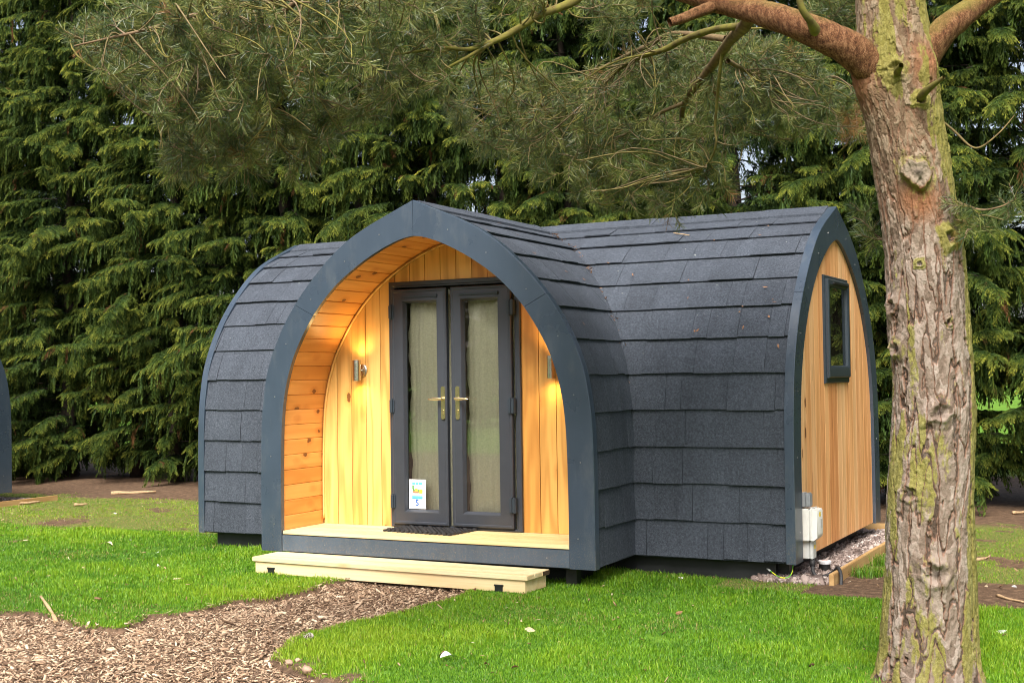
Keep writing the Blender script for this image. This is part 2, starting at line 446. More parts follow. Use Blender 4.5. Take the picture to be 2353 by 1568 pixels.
# arch trims: a metal band of four pieces with hairline joints
def arch_band(mp, depth_axis, joints=True):
    """mp(w, z, d) -> point; d = 0 at the face, 1 at the back of the band"""
    mb = MB(); cut = int(np.argmin(abs(OUT[:, 1]-2.245))); cuti = int(np.argmin(abs(INN[:, 1]-2.118)))
    for sgn in (-1, 1):
        for (a0, a1, b0, b1) in ((0, cut, 0, cuti), (cut, 60, cuti, 60)):
            n = 30; g = .0016
            def samp(Q, i0, i1):
                x = np.linspace(i0, i1, n+1); return np.c_[np.interp(x, range(61), Q[:, 0]), np.interp(x, range(61), Q[:, 1])]
            o = samp(OUT, a0, a1); i = samp(INN, b0, b1)
            o2 = offset(OUT, .004); o2 = samp(o2, a0, a1)
            vs = []; fs = []
            for k in range(n+1):
                gg = 0
                e = np.array((0., 0.))
                t = (o[min(k+1, n)]-o[max(k-1, 0)]); t = t/np.linalg.norm(t)
                if k == 0 and a0: e = t*g
                if k == n: e = -t*g
                for (p, d) in ((i[k]+e, .55), (i[k]+e, .0), (o2[k]+e, .0), (o[k]+e, .07), (o[k]+e, 1.0), (o2[k]-(o[k]-i[k])*.15+e, 1.0)):
                    w = max(p[0], .0016 if k == n else 0.0); vs.append(mp(sgn*w, p[1], d))
            for k in range(n):
                for j in range(5): fs.append((k*6+j, k*6+j+1, k*6+6+j+1, k*6+6+j))
            fs.append((0, 1, 2, 3, 4, 5)); fs.append(tuple(n*6+j for j in range(6)))
            mb.add(vs, fs)
    # screw heads
    for sgn in (-1, 1):
        for k, fr in ((4, .35), (14, .5), (23, .45), (31, .55), (39, .5), (47, .45), (54, .5)):
            p = INN[k]*(1-fr)+OUT[k]*fr
            c = Vector(mp(sgn*p[0], p[1], -.035)); n0 = (Vector(mp(0, 0, 0))-Vector(mp(0, 0, 1))).normalized()
            b = Vector(mp(sgn*p[0], p[1], .02)); mb.tube([b, c], .0055, 8, 1)
    return mb
arch_band(lambda w, z, d: (w, d*.075, z), 'y').build('arch_trim', [M_TRIM, M_SCREW], pod, auto=35)
def gable_mp(x, s): return lambda w, z, d: (x-s*d*.072, YM+w, z)
arch_band(gable_mp(XR, 1), 'x').build('gable_trim', [M_TRIM, M_SCREW], pod, auto=35)
arch_band(gable_mp(XL, -1), 'x').build('gable_trim', [M_TRIM, M_SCREW], pod, auto=35)

# shingled roofs: courses of separate tabs that overlap the course below
RB = offset(OUT, .030)
sRB = np.r_[0, np.cumsum(np.hypot(*np.diff(RB, axis=0).T))]; SL = sRB[-1]
def rb(s, d=0.0):
    s = min(max(s, 0), SL)
    i = np.interp(s, sRB, range(61)); k = int(min(i, 59)); 
    p = np.array((np.interp(s, sRB, RB[:, 0]), np.interp(s, sRB, RB[:, 1])))
    t = RB[min(k+1, 60)]-RB[max(k-1, 0)]; t /= np.linalg.norm(t)
    nn = np.array((t[1], -t[0]))
    return p+nn*d
NC = 12; CH = (SL-.10)/NC
def courses(mb, side, ends, mp, seed):
    """ends(w) -> (a0, a1) run of the roof at half-width w; mp(a, w, z)"""
    g = random.Random(seed)
    for c in range(NC):
        s0, s1 = .012+c*CH, .012+(c+1)*CH+.035
        a0, a1 = ends(rb((s0+s1)/2)[0])
        lo = min(ends(rb(s0)[0])[0], ends(rb(s1)[0])[0])-.3; x = lo-g.uniform(0, .3)
        hi = max(ends(rb(s0)[0])[1], ends(rb(s1)[0])[1])+.3
        while x < hi:
            wd = g.choice((.13, .19, .25, .32, .38)); t = g.choice((.017, .020, .023, .027)); dz = g.uniform(-.005, .005)
            xa, xb = x+.0012, x+wd-.0012; x += wd
            n = 5; vs = []
            for k in range(n+1):
                s = s0+dz*(k == 0)+(s1-s0)*k/n; w = rb(s)[0]; e0, e1 = ends(w)
                u0, u1 = min(max(xa, e0), e1), min(max(xb, e0), e1)
                off = t*(1-k/n)+.0035
                p = rb(s, off); q = rb(s, off-.011)
                for u in (u0, u1): vs.append(mp(u, side*p[0], p[1]))
                for u in (u0, u1): vs.append(mp(u, side*q[0], q[1]))
            if max(abs(vs[4*k+1][0]-vs[4*k][0])+abs(vs[4*k+1][1]-vs[4*k][1]) for k in range(n+1)) < .01: continue
            fs = []
            for k in range(n):
                a, b = 4*k, 4*k+4
                fs += [(a, a+1, b+1, b), (a, b, b+2, a+2), (a+1, a+3, b+3, b+1)]
            fs += [(0, 2, 3, 1)]
            mb.add(vs, fs)
def shell(mb, side, ends, mp, d=-.006, m=0):
    vs = []; fs = []
    for k in range(0, 61):
        p = RB[k]+0; w = p[0]; e0, e1 = ends(w)
        q = rb(sRB[k], d)
        for u in (e0, e1): vs.append(mp(u, side*q[0], q[1]))
    for k in range(60): fs.append((2*k, 2*k+1, 2*k+3, 2*k+2))
    mb.add(vs, fs, m)
mainp = lambda a, w, z: (a, YM+w, z)
porchp = lambda a, w, z: (w, a, z)
mr = MB()
for ends, sd, side in ((lambda w: (w+.004, XR-.070), 1, -1), (lambda w: (XL+.070, -w-.004), 2, -1), (lambda w: (XL+.070, XR-.070), 3, 1)):
    courses(mr, side, ends, mainp, sd)
for ends, side in ((lambda w: (XL+.03, XR-.03), -1), (lambda w: (XL+.03, XR-.03), 1)): shell(mr, side, ends, mainp)
mr.build('main_roof', M_SHINGLE, pod)
pr = MB()
for side in (-1, 1):
    courses(pr, side, lambda w: (.073, YM-w-.004), porchp, 11+side)
    shell(pr, side, lambda w: (.04, YM-w+.02), porchp)
pr.build('porch_roof', M_SHINGLE, pod)

# ridge caps: folded strips in lapped lengths
def ridge(mb, mp, a0, a1, L):
    zt = rb(SL)[1]; x = a0; i = 0
    while x < a1-.02:
        e = min(x+L, a1); lift = .004*(i % 2)
        cs = []
        for w in (.165, .12, .06, .0):
            zz = zat(RB, w)+.030+lift+.004*(w < .15)
            cs.append((w, zz))
        prof = [(-w, z) for w, z in cs]+[(w, z) for w, z in cs[-2::-1]]
        n = len(prof); vs = []
        for a in (x+.002, e):
            for (w, z) in prof: vs.append(mp(a, w, z))
            for (w, z) in prof: vs.append(mp(a, w, z-.022))
        fs = []
        for j in range(n-1):
            fs += [(j, j+1, 2*n+j+1, 2*n+j), (n+j, 3*n+j, 3*n+j+1, n+j+1), (j, n+j, n+j+1, j+1), (2*n+j, 2*n+j+1, 3*n+j+1, 3*n+j)]
        fs += [(0, 2*n, 3*n, n), (n-1, 2*n-1, 4*n-1, 3*n-1)]
        mb.add(vs, fs); x = e; i += 1
rc = MB(); ridge(rc, mainp, XL+.073, XR-.073, 1.02); rc.build('ridge_cap', M_SHINGLE, pod)
rc = MB(); ridge(rc, porchp, .078, YM-.1, .70); rc.build('ridge_cap', M_SHINGLE, pod)

# clad gable walls (vertical boards cut to the arch)
def clad(mb, x0, x1, lo, hi, wbd, zb, prof, mp, th, holes=(), gap=.0028, seed=0):
    g = random.Random(seed); a = lo; nxt = lo+wbd
    while a < hi-.004:
        b = min(nxt, hi)
        spans = [(zb, None)]
        for (h0, h1, z0, z1) in holes:
            if b > h0 and a < h1:
                if a < h0-.004 < b: b = h0
                elif a < h1-.004 and b > h1+.004: b = h1; spans = [(zb, z0), (z1, None)]
                else: spans = [(zb, z0), (z1, None)]
        for s0, s1 in spans:
            if s1 is not None:
                if s1-s0 < .01: continue
                poly = [(a+gap, s0), (b-gap, s0), (b-gap, s1), (a+gap, s1)]
            else:
                top = [(u, zat(prof, u)) for u in np.linspace(b-gap, a+gap, 7)]
                if max(t[1] for t in top) < s0+.01: continue
                poly = [(a+gap, s0), (b-gap, s0)]+[(u, max(z, s0)) for u, z in top]
            n = len(poly); vs = [mp(p, q, 0) for p, q in poly]+[mp(p, q, th) for p, q in poly]
            fs = [tuple(range(n)), tuple(range(2*n-1, n-1, -1))]+[(i, i+n, (i+1) % n+n, (i+1) % n) for i in range(n)]
            mb.add(vs, fs)
        a = b
        if a > nxt-.004: nxt += wbd
WIN = (-.46, .405, 1.497, 2.407)        # outer frame of the gable window: y-YM from/to, z from/to
INW = INN.copy(); INW[:, 0] += .012; INW[:, 1] += .012
gw = MB(); clad(gw, 0, 0, -1.34, 1.34, .1480, .150, INW, lambda p, q, d: (XR-.030-d, YM+p, q), .018, gap=.0028, holes=[(WIN[0]+.02, WIN[1]-.02, WIN[2]+.02, WIN[3]-.02)])
gw.build('gable_wall', M_CEDAR, pod)
gl = MB(); clad(gl, 0, 0, -1.34, 1.34, .0893, .150, INW, lambda p, q, d: (XL+.030+d, YM+p, q), .018); gl.build('gable_wall', M_CEDAR, pod)
# back and floor of the pod keep the inside dark
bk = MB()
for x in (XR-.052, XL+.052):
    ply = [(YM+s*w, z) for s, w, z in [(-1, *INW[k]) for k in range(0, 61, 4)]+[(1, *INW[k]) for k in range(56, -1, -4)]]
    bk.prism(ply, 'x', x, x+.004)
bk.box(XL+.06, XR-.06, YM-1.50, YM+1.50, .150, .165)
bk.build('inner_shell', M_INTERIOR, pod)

# gable window
def rect_loops(loops, close_last=False):
    """loops of (x0, x1, z0, z1, y): rings joined one after another"""
    vs = []; fs = []
    for (x0, x1, z0, z1, y) in loops: vs += [(x0, y, z0), (x1, y, z0), (x1, y, z1), (x0, y, z1)]
    for k in range(len(loops)-1):
        for j in range(4): fs.append((4*k+j, 4*k+(j+1) % 4, 4*k+4+(j+1) % 4, 4*k+4+j))
    return vs, fs
def inset(r, d, dz0=None): return (r[0]+d, r[1]-d, r[2]+(d if dz0 is None else dz0), r[3]-d)
def xmap(vs, x): return [(x+v[1], YM+v[0], v[2]) for v in vs]      # ring built facing -y, turned to face +x (y -> outwards)
wf = MB(); r = WIN
vs, fs = rect_loops([r+(-.015,), r+(.012,), inset(r, .008)+(.019,), inset(r, .050)+(.019,), inset(r, .058)+(.012,), inset(r, .075)+(.012,), inset(r, .075)+(-.015,)])
wf.add(xmap(vs, XR-.030), fs); win = wf.build('window', M_UPVC2, pod, auto=30)
sash = (WIN[0]+.030, WIN[1]-.060, WIN[2]+.045, WIN[3]-.030)
sw = MB(); vs, fs = rect_loops([sash+(.008,), sash+(.036,), inset(sash, .010)+(.046,), inset(sash, .046, .075)+(.046,), inset(sash, .060, .10)+(.036,), inset(sash, .066, .105)+(.012,)])
sw.add(xmap(vs, XR-.030), fs); sw.build('sash', M_UPVC2, win, auto=30)
gr_ = inset(sash, .064, .103); pm = MB(); pm.add(xmap([(gr_[0], .016, gr_[2]), (gr_[1], .016, gr_[2]), (gr_[1], .016, gr_[3]), (gr_[0], .016, gr_[3])], XR-.030), [(0, 1, 2, 3)]); pm.build('window_pane', M_DGLASS, win)
vm = MB(); vm.box(XR+.015, XR+.034, YM+sash[0]+.15, YM+sash[1]-.08, sash[3]-.045, sash[3]-.022, b=.006); vm.build('trickle_vent', M_BLACK, win, smooth=False)

# porch: floor, fascia, lining, end wall
df = MB()
for k in range(4): df.box(-1.338, 1.338, .012+k*.150, .012+k*.150+(.146 if k < 3 else .16), ZDECK-.030, ZDECK, b=.004)
df.build('porch_deck', M_DECK, pod)
ff = MB(); ff.box(-1.3395, 1.3395, .006, .030, .145, ZDECK-.036, b=.003)
for xs in (-.9, -.2, .35, 1.15): ff.tube([(xs, .008, .215), (xs, .0045, .215)], .005, 8, 1)
ff.build('deck_fascia', [M_FASCIA, M_SCREW], pod)
LIN = offset(INN, -.008); sL = np.r_[0, np.cumsum(np.hypot(*np.diff(LIN, axis=0).T))]
ln = MB()
def lp(s, d):
    q = offset(LIN, d); return np.array((np.interp(s, sL, q[:, 0]), np.interp(s, sL, q[:, 1])))
LQ = {d: offset(LIN, d) for d in (0., -.004, -.02)}
def lpd(s, d): return np.interp(s, sL, LQ[d][:, 0]), np.interp(s, sL, LQ[d][:, 1])
for side in (-1, 1):
    s = .165
    while s < sL[-1]-.01:
        e = min(s+.1285, sL[-1]); xs = [(s+.001, -.004), (s+.006, 0.), (s+.04, 0.), ((s+e)/2, 0.), (e-.006, 0.), (e-.001, -.004)]
        vs = []; fs = []
        for y in (.020, YD+.02):
            for a, d in xs: w, z = lpd(a, d); vs.append((side*w, y, z))
            for a in (s+.001, e-.001): w, z = lpd(a, -.02); vs.append((side*w, y, z))
        for j in range(5): fs.append((j, j+1, 8+j+1, 8+j))
        fs += [(0, 8, 14, 6), (5, 7, 15, 13), (0, 6, 7, 5, 4, 3, 2, 1)]
        ln.add(vs, fs); s = e
ln.build('porch_lining', M_PINE, pod)
FRAME = (-.6165, .652, ZDECK+.004, 2.421)
bd = MB(); clad(bd, 0, 0, -1.335, 1.35, .1532, ZDECK+.002, offset(INN, -.012), lambda p, q, d: (p, YD+d, q), .018, holes=[(FRAME[0], FRAME[1], ZDECK, FRAME[3])], gap=.0030)
# beads that cover the cut ends beside the door opening
for (h0, h1) in ((FRAME[0]-.10, FRAME[0]-.0015), (FRAME[1]+.0015, FRAME[1]+.115)):
    pass
bd.build('porch_wall', M_LARCH, pod)
bb = MB(); qb = offset(INN, .010)
for side in (-1, 1):
    pts = [(side*qb[k][0], YD-.010, qb[k][1]) for k in range(4, 60)]
    bb.tube(pts, .010, 6)
bb.build('quarter_bead', M_LARCH, pod, smooth=True)
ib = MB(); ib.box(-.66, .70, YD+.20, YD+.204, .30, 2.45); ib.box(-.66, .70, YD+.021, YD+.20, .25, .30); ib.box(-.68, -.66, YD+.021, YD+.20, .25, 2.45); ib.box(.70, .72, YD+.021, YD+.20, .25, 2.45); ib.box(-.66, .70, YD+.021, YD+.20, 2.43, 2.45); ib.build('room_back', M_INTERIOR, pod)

# french doors
fr = MB(); r = FRAME
vs, fs = rect_loops([r+(YD+.03,), r+(YD-.020,), inset(r, .004)+(YD-.024,), inset(r, .034, .012)+(YD-.024,), inset(r, .040, .016)+(YD-.018,), inset(r, .050, .020)+(YD-.018,), inset(r, .050, .020)+(YD+.03,)])
fr.add(vs, fs); dfm = fr.build('door_frame', M_UPVC, pod, auto=30)
def leaf(sx0, sx1, gx0, gx1, handle_x, lever, hinge_x, hs, label):
    r = (sx0, sx1, ZDECK+.030, 2.352); g = (gx0, gx1, .474, 2.231)
    ch = lambda a: tuple(g[i]+a*(-1 if i % 2 == 0 else 1) for i in range(4))
    mb = MB(); gb = (gx0-.016, gx1+.016, .452, 2.250)
    vs, fs = rect_loops([r+(YD-.006,), r+(YD-.044,), inset(r, .006)+(YD-.050,), inset(r, .022, .022)+(YD-.050,), inset(r, .026, .026)+(YD-.047,),
                         (gx0-.040, gx1+.040, .412, 2.272, YD-.047) if False else (gx0-.028, gx1+.028, .438, 2.262, YD-.056), gb+(YD-.056,), (gx0-.004, gx1+.004, .468, 2.235, YD-.034), g+(YD-.010,)])
    mb.add(vs, fs); d = mb.build('door', M_UPVC, pod, auto=25); tag(d, label)
    pm = MB(); pm.add([(gx0, YD-.014, .474), (gx1, YD-.014, .474), (gx1, YD-.014, 2.231), (gx0, YD-.014, 2.231)], [(0, 1, 2, 3)]); pm.build('glass_pane', M_GLASS, d)
    h = MB(); yb = YD-.050
    out = [(handle_x+.0195*math.cos(a), 1.519-.0195+.0195*math.sin(a)) for a in np.linspace(0, math.pi, 9)]+[(handle_x+.0195*math.cos(a), 1.239+.0195+.0195*math.sin(a)) for a in np.linspace(math.pi, 2*math.pi, 9)]
    h.prism(out, 'y', yb-.010, yb)
    h.tube([(handle_x, yb-.006, 1.415), (handle_x, yb-.038, 1.415)], .0115, 12)
    k = np.linspace(0, 1, 9)
    h.tube([(handle_x+lever*(.13*t-.008), yb-.044-.004*math.sin(t*3), 1.415-.004*t*t) for t in k], [.0105, .0115, .012, .0118, .011, .010, .009, .0075, .004], 12)
    h.tube([(handle_x, yb-.008, 1.315), (handle_x, yb-.016, 1.315)], .0085, 12); h.box(handle_x-.005, handle_x+.005, yb-.016, yb-.009, 1.283, 1.312, b=.002)
    h.build('handle', M_CHROME, d, auto=40)
    for zc in (2.162, 1.352, .538):
        q = MB(); q.box(hinge_x-.040, hinge_x-.004, yb-.020, yb+.012, zc-.066, zc+.066, b=.008) if hs > 0 else q.box(hinge_x+.004, hinge_x+.050, yb-.020, yb+.012, zc-.066, zc+.066, b=.012)
        if hs > 0: q.box(hinge_x, hinge_x+.026, yb-.026, yb+.026, zc-.064, zc+.066, b=.006)
        q.build('hinge', M_UPVC2, d, auto=40)
    v = MB(); v.box(gx0-.028, gx1+.020, yb-.016, yb-.002, 2.276, 2.296, b=.005); v.box(gx1-.020, gx1+.024, yb-.020, yb-.002, 2.272, 2.300, b=.004); v.build('trickle_vent', M_UPVC2, d, auto=40)
    return d
dl = leaf(-.577, -.030, -.442, -.134, -.0655, -1, -.602, -1, 'left glazed door leaf with a printed notice low on its glass')
dr = leaf(.012, .584, .130, .452, .0765, 1, .590, 1, 'right glazed door leaf with three chunky hinges on its right edge')
# notice on the left pane: one printed card
nt_ = MB(); ny = YD-.0175; X0, X1, Z0, Z1 = -.434, -.270, .478, .727
def card(x0, x1, z0, z1, m, lift): nt_.box(X0+(X1-X0)*x0, X0+(X1-X0)*x1, ny-lift-.0008, ny-lift, Z0+(Z1-Z0)*z0, Z0+(Z1-Z0)*z1, m)
card(0, 1, 0, 1, 0, 0)
for a, b in ((.19, .38), (.40, .57), (.59, .82)): card(a, b, .82, .905, 1, .0012)
card(.19, .30, .66, .80, 3, .0012); card(.22, .80, .56, .66, 3, .0012); card(.36, .52, .60, .69, 4, .0024); card(.62, .82, .53, .67, 4, .0036); card(.24, .58, .535, .60, 5, .0024)
card(.18, .82, .33, .44, 1, .0012)
def text_on(mb, s, x, z, size, m, y, align='CENTER', bold=0.0):
    cu = bpy.data.curves.new('t', 'FONT'); cu.body = s; cu.size = size; cu.align_x = align; cu.resolution_u = 2; cu.offset = bold
    ob = bpy.data.objects.new('t', cu); COL.objects.link(ob); dg = bpy.context.evaluated_depsgraph_get()
    me = ob.evaluated_get(dg).to_mesh()
    mb.add([(x+v.co.x, y, z+v.co.y) for v in me.vertices], [tuple(p.vertices) for p in me.polygons], m)
    ob.to_mesh_clear(); bpy.data.objects.remove(ob); bpy.data.curves.remove(cu)
text_on(nt_, '5', (X0+X1)/2-.003, Z0+.024, .078, 2, ny-.0016, bold=.0022)
text_on(nt_, 'HOLIDAY PARK', (X0+X1)/2, Z0+(Z1-Z0)*.335, .0145, 2, ny-.0036)
nt_.build('notice', [M_PAPER, M_CYAN, M_BLUEINK, M_PGREEN, M_PYELL, M_PBROWN], dl)
# curtains gathered behind each pane
for (c0, c1, ph) in ((-.470, -.06, .3), (.100, .58, 1.7)):
    n, k = 90, 40; vs = []; fs = []
    for j in range(k+1):
        z = .335+2.0*j/k
        for i in range(n+1):
            t = i/n; x = c0+(c1-c0)*t+(.010*math.sin(9*z+ph)+.006*math.sin(31*z)+.03*max(0, z-1.9))*(1-t)**3
            y = YD+.075+.012*math.sin(2*math.pi*(t*2.3+.12*math.sin(z*2+ph))+ph)*(.5+.5*math.sin(3*t+ph+z*.4)**2)+.0025*math.sin(2*math.pi*t*9+z)
            vs.append((x, y, z+(.012*math.sin(t*60+ph) if j == k else 0)))
    for j in range(k):
        for i in range(n): fs.append((j*(n+1)+i, j*(n+1)+i+1, (j+1)*(n+1)+i+1, (j+1)*(n+1)+i))
    cb = MB(); cb.add(vs, fs); cb.build('curtain', M_CURTAIN, pod, smooth=True)

# up-and-down wall lamps
LAMP_W = 3.4
def wall_lamp(x, z, label):
    yc = YD-.088
    b = MB(); b.lathe([(0, -.016), (.045, -.016), (.056, -.010), (.058, 0.0)], 28, (x, YD-.0005, z), axis='y')
    b.tube([(x, YD-.012, z), (x, yc, z)], .012, 12)
    o = b.build('wall_lamp', M_STEEL, pod, auto=40); tag(o, label)
    t = MB(); t.lathe([(.030, -.074), (.030, -.0905), (.036, -.0905), (.0365, -.070), (.0350, -.0695), (.0350, -.0675), (.0365, -.067), (.0365, .067), (.0350, .0675), (.0350, .0695), (.0365, .070), (.036, .0905), (.030, .0905), (.030, .074)], 32, (x, yc, z))
    t.build('lamp_tube', M_STEEL, o, auto=40)
    for s in (-1, 1):
        g = MB(); g.lathe([(0.0, s*.078), (.0295, s*.078)], 20, (x, yc, z)); g.build('lamp_lens', M_GLOW, o)
    for s in (-1, 1):
        l = bpy.data.lights.new('lamp_light', 'SPOT'); l.energy = LAMP_W; l.color = (1.0, .63, .24); l.spot_size = R(140); l.spot_blend = .85; l.shadow_soft_size = .025
        lo = bpy.data.objects.new('lamp_light', l); COL.objects.link(lo); lo.parent = o; lo.location = (x, yc, z+s*.088)
        lo.rotation_euler = (0 if s < 0 else math.pi, 0, 0)
wall_lamp(-.913, 1.664, 'brushed steel lamp on the boards left of the doors')
wall_lamp(.966, 1.666, 'brushed steel lamp half hidden behind the right side of the arch')

# plinth, feet, meter boxes
pl = MB(); pl.box(-2.82, 2.66, .93, 3.70, -.05, .149); pl.box(-1.25, 1.25, .32, .93, -.05, .13); pl.build('plinth', M_SKIRT, pod)
for (x, y) in ((1.30, .16), (-1.30, .16), (1.52, .98), (-1.52, .98), (2.70, 1.04), (-2.84, 1.06)):
    f = MB(); f.box(x-.045, x+.045, y-.04, y+.04, -.03, .142); f.build('support_foot', M_BLACK, pod)
mbx = MB(); xw = XR-.030
mbx.box(xw, xw+.040, 1.075, 1.165, .552, .662, b=.006); mbx.box(xw+.042, xw+.078, 1.076, 1.164, .553, .661, b=.008)
jb = mbx.build('junction_box', M_GREYP, pod, auto=40)
mb2 = MB(); mb2.box(xw, xw+.066, 1.075, 1.255, .290, .540, b=.006); mb2.box(xw+.068, xw+.100, 1.072, 1.258, .286, .544, b=.010)
cv = [(1.085+.0, .30), (1.245, .30), (1.245, .53), (1.085, .53)]
vs, fs = rect_loops([(1.080, 1.250, .292, .538, .0), (1.088, 1.244, .318, .530, .030), (1.10, 1.238, .345, .520, .036)])
vs = [(xw+.098+v[1], v[0], v[2]) for v in vs]; mb2.add(vs, fs+[(8, 9, 10, 11)])
mb2.tube([(xw+.03, 1.0755, .49), (xw+.03, 1.0735, .49)], .018, 20); mb2.tube([(xw+.03, 1.0755, .35), (xw+.03, 1.0735, .35)], .018, 20)
bx = mb2.build('supply_box', M_WHITEP, pod, auto=40)
st = MB(); st.box(xw+.1342, xw+.1352, 1.13, 1.175, .478, .512); st.build('warning_sticker', M_YELLOW, bx)
st = MB(); st.box(xw+.1342, xw+.1352, 1.165, 1.225, .385, .455); st.build('rating_label', M_GREYB, bx)
mb3 = MB(); mb3.box(xw, xw+.056, 1.115, 1.215, .150, .284, b=.004); mb3.box(xw+.058, xw+.086, 1.113, 1.217, .148, .285, b=.006)
bx2 = mb3.build('cable_box', M_GREYB, pod, auto=40)
st = MB(); st.box(xw+.0862, xw+.0872, 1.15, 1.185, .225, .255); st.build('warning_sticker', M_YELLOW, bx2)
# needles and leaf litter caught in the valley
lt = MB()
for k in range(120):
    s = SL*(.28+.70*rng.random()**.6); w, z = rb(s, .018); 
    if rng.random() < .5: s = SL*rng.choice([.93, .90, .82, .72, .62, .55]) + rng.normal(0, .03); w, z = rb(s, .018)
    p = Vector((w+rng.normal(0, .018), YM-w+rng.normal(0, .018), z+.004)); a = rng.random()*6.28
    L, b = rng.uniform(.010, .030), rng.uniform(.002, .006)
    d = Vector((math.cos(a), math.sin(a), rng.normal(0, .5))).normalized()*L; e = d.cross(Vector((rng.normal(), rng.normal(), 1))).normalized()*b
    lt.add([p-d-e, p+d*.2-e*1.3, p+d, p+e], [(0, 1, 2, 3)])
for k in range(26):        # a few needles and scales all over the shingles
    s = SL*rng.uniform(.45, .95); w, z = rb(s, .030); a = rng.random()*6.28; x0 = rng.uniform(w+.05, XR-.1) if rng.random() < .7 else None
    p = Vector((x0, YM-w, z+.002)) if x0 else Vector((w, rng.uniform(.1, max(.12, YM-w-.05)), z+.002)); t = Vector((1, 0, 0)) if x0 else Vector((0, 1, 0))
    u = (rb(s+.02)-rb(s)); sv = Vector((0, -u[0], u[1])).normalized() if x0 else Vector((u[0], 0, u[1])).normalized()
    L, b = rng.uniform(.008, .026), rng.uniform(.0025, .008); d = t*math.cos(a)*L+sv*math.sin(a)*L; e = (sv*math.cos(a)-t*math.sin(a))*b
    lt.add([p-d-e, p+d*.2-e*1.3, p+d, p+e], [(0, 1, 2, 3)])
lt.build('leaf_litter', M_LITTER, pod)['kind'] = 'stuff'

# ------------------------------------------------------------------ the ground: one sheet, lawn level 0, bark path a little lower
PATH = np.array([(-9, -5.2), (-4.5, -3.45), (-3, -2.95), (-2.2, -2.62), (-1.87, -2.48), (-1.81, -2.38), (-1.53, -2.37), (-1.3, -2.43), (-1.15, -2.50), (-.95, -2.50), (-.77, -2.51), (-.77, -2.38), (-.88, -2.07),
    (-.72, -2.0), (-.64, -1.75), (-.65, -1.47), (-.50, -1.26), (-.47, -1.0), (-.44, -.76), (-.47, -.6), (-.48, -.46), (-.41, -.26), (-.45, .3), (.72, .3), (.70, -.36), (.69, -.55), (.66, -.87), (.63, -1.22),
    (.60, -1.6), (.54, -2.08), (.50, -2.23), (.56, -2.42), (.62, -2.57), (.74, -2.88), (.86, -2.93), (.98, -3.03), (1.13, -3.07), (1.33, -3.13), (1.57, -3.18), (1.9, -3.32), (2.8, -3.9), (4.2, -5.0), (8, -8), (8, -14), (-9, -14)])
def poly_sd(X, Y, P):
    """signed distance to a polygon, negative inside"""
    d = np.full(X.shape, 1e9); ins = np.zeros(X.shape, bool); n = len(P)
    for i in range(n):
        (ax, ay), (bx, by) = P[i], P[(i+1) % n]; ex, ey = bx-ax, by-ay
        t = np.clip(((X-ax)*ex+(Y-ay)*ey)/(ex*ex+ey*ey), 0, 1)
        d = np.minimum(d, np.hypot(X-ax-t*ex, Y-ay-t*ey))
        c = (ay > Y) != (by > Y)
        with np.errstate(divide='ignore', invalid='ignore'): xx = ax+(Y-ay)*ex/(ey if ey else 1e-9)
        ins ^= c & (X < xx)
    return np.where(ins, -d, d)
def path_sd(X, Y): return poly_sd(X, Y, PATH)+.030*vnoise(X*5, Y*5, 3)+.020*vnoise(X*14, Y*14, 4)
def inbox(X, Y, x0, x1, y0, y1): return (X > x0) & (X < x1) & (Y > y0) & (Y < y1)
GRAV = (2.56, 3.075, .92, 4.28)
def relief(X, Y):
    return .014*vnoise(X*.9, Y*.9, 21)+.008*vnoise(X*2.7, Y*2.7, 22)
def ground_z(X, Y):
    z = relief(X, Y)-.042*sstep(.02, -.03, path_sd(X, Y))
    tr = np.hypot(X-4.33, Y+2.17); z = z+.10*np.exp(-(tr/.42)**2)
    flat = inbox(X, Y, GRAV[0]-.1, GRAV[1], GRAV[2], GRAV[3]+.05)
    return np.where(flat, z-.02, z)
def zones(X, Y):
    """soil 0..1 and wear 0..1 of the ground"""
    n = fbm(X*.8, Y*.8, 31, 4); n2 = fbm(X*2.6, Y*2.6, 37, 3)
    edge = np.where(X < 0, 1.62+.03*(X+6.5), .45)          # where the mown lawn stops
    wear = sstep(edge-.12, edge+.10, Y+.10*n2)
    wear = np.where((X > -4.2) & (X < 2.3) & (Y < 5), wear*sstep(.6, 1.2, Y), wear)
    soil = sstep(3.75, 4.75, Y+.9*n+.35*n2-.06*np.abs(X+3))*sstep(12.5, 10.5, Y)
    soil = np.maximum(soil, .85*sstep(.35, .65, wear*(n2+.55*n))*sstep(3.4, 2.2, Y)*(X < 0))
    soil = np.maximum(soil, .75*wear*sstep(.30, .65, n2+.3*n)*(X < 0))
    sr = sstep(.36, .52, Y+.08*n2)*sstep(1.52, 1.28, Y+.15*n2)*(X > 3.0)       # bare strip right of the pine
    soil = np.maximum(soil, sr)
    soil = np.maximum(soil, .9*wear*sstep(.25, .6, n2+.2*n)*(X > 3))
    soil = np.maximum(soil, .75*np.exp(-(np.hypot(X-4.30, Y+2.19)/.30)**6))
    for (bx, by, br) in ((-5.06, .52, .13), (1.02, -2.93, .10), (1.42, -3.02, .09), (-5.9, 1.9, .35)):
        soil = np.maximum(soil, .9*np.exp(-(np.hypot((X-bx), (Y-by)*.8)/br)**2))
    field = sstep(11.0, 12.5, Y)
    return soil*(1-field), wear*(1-field)

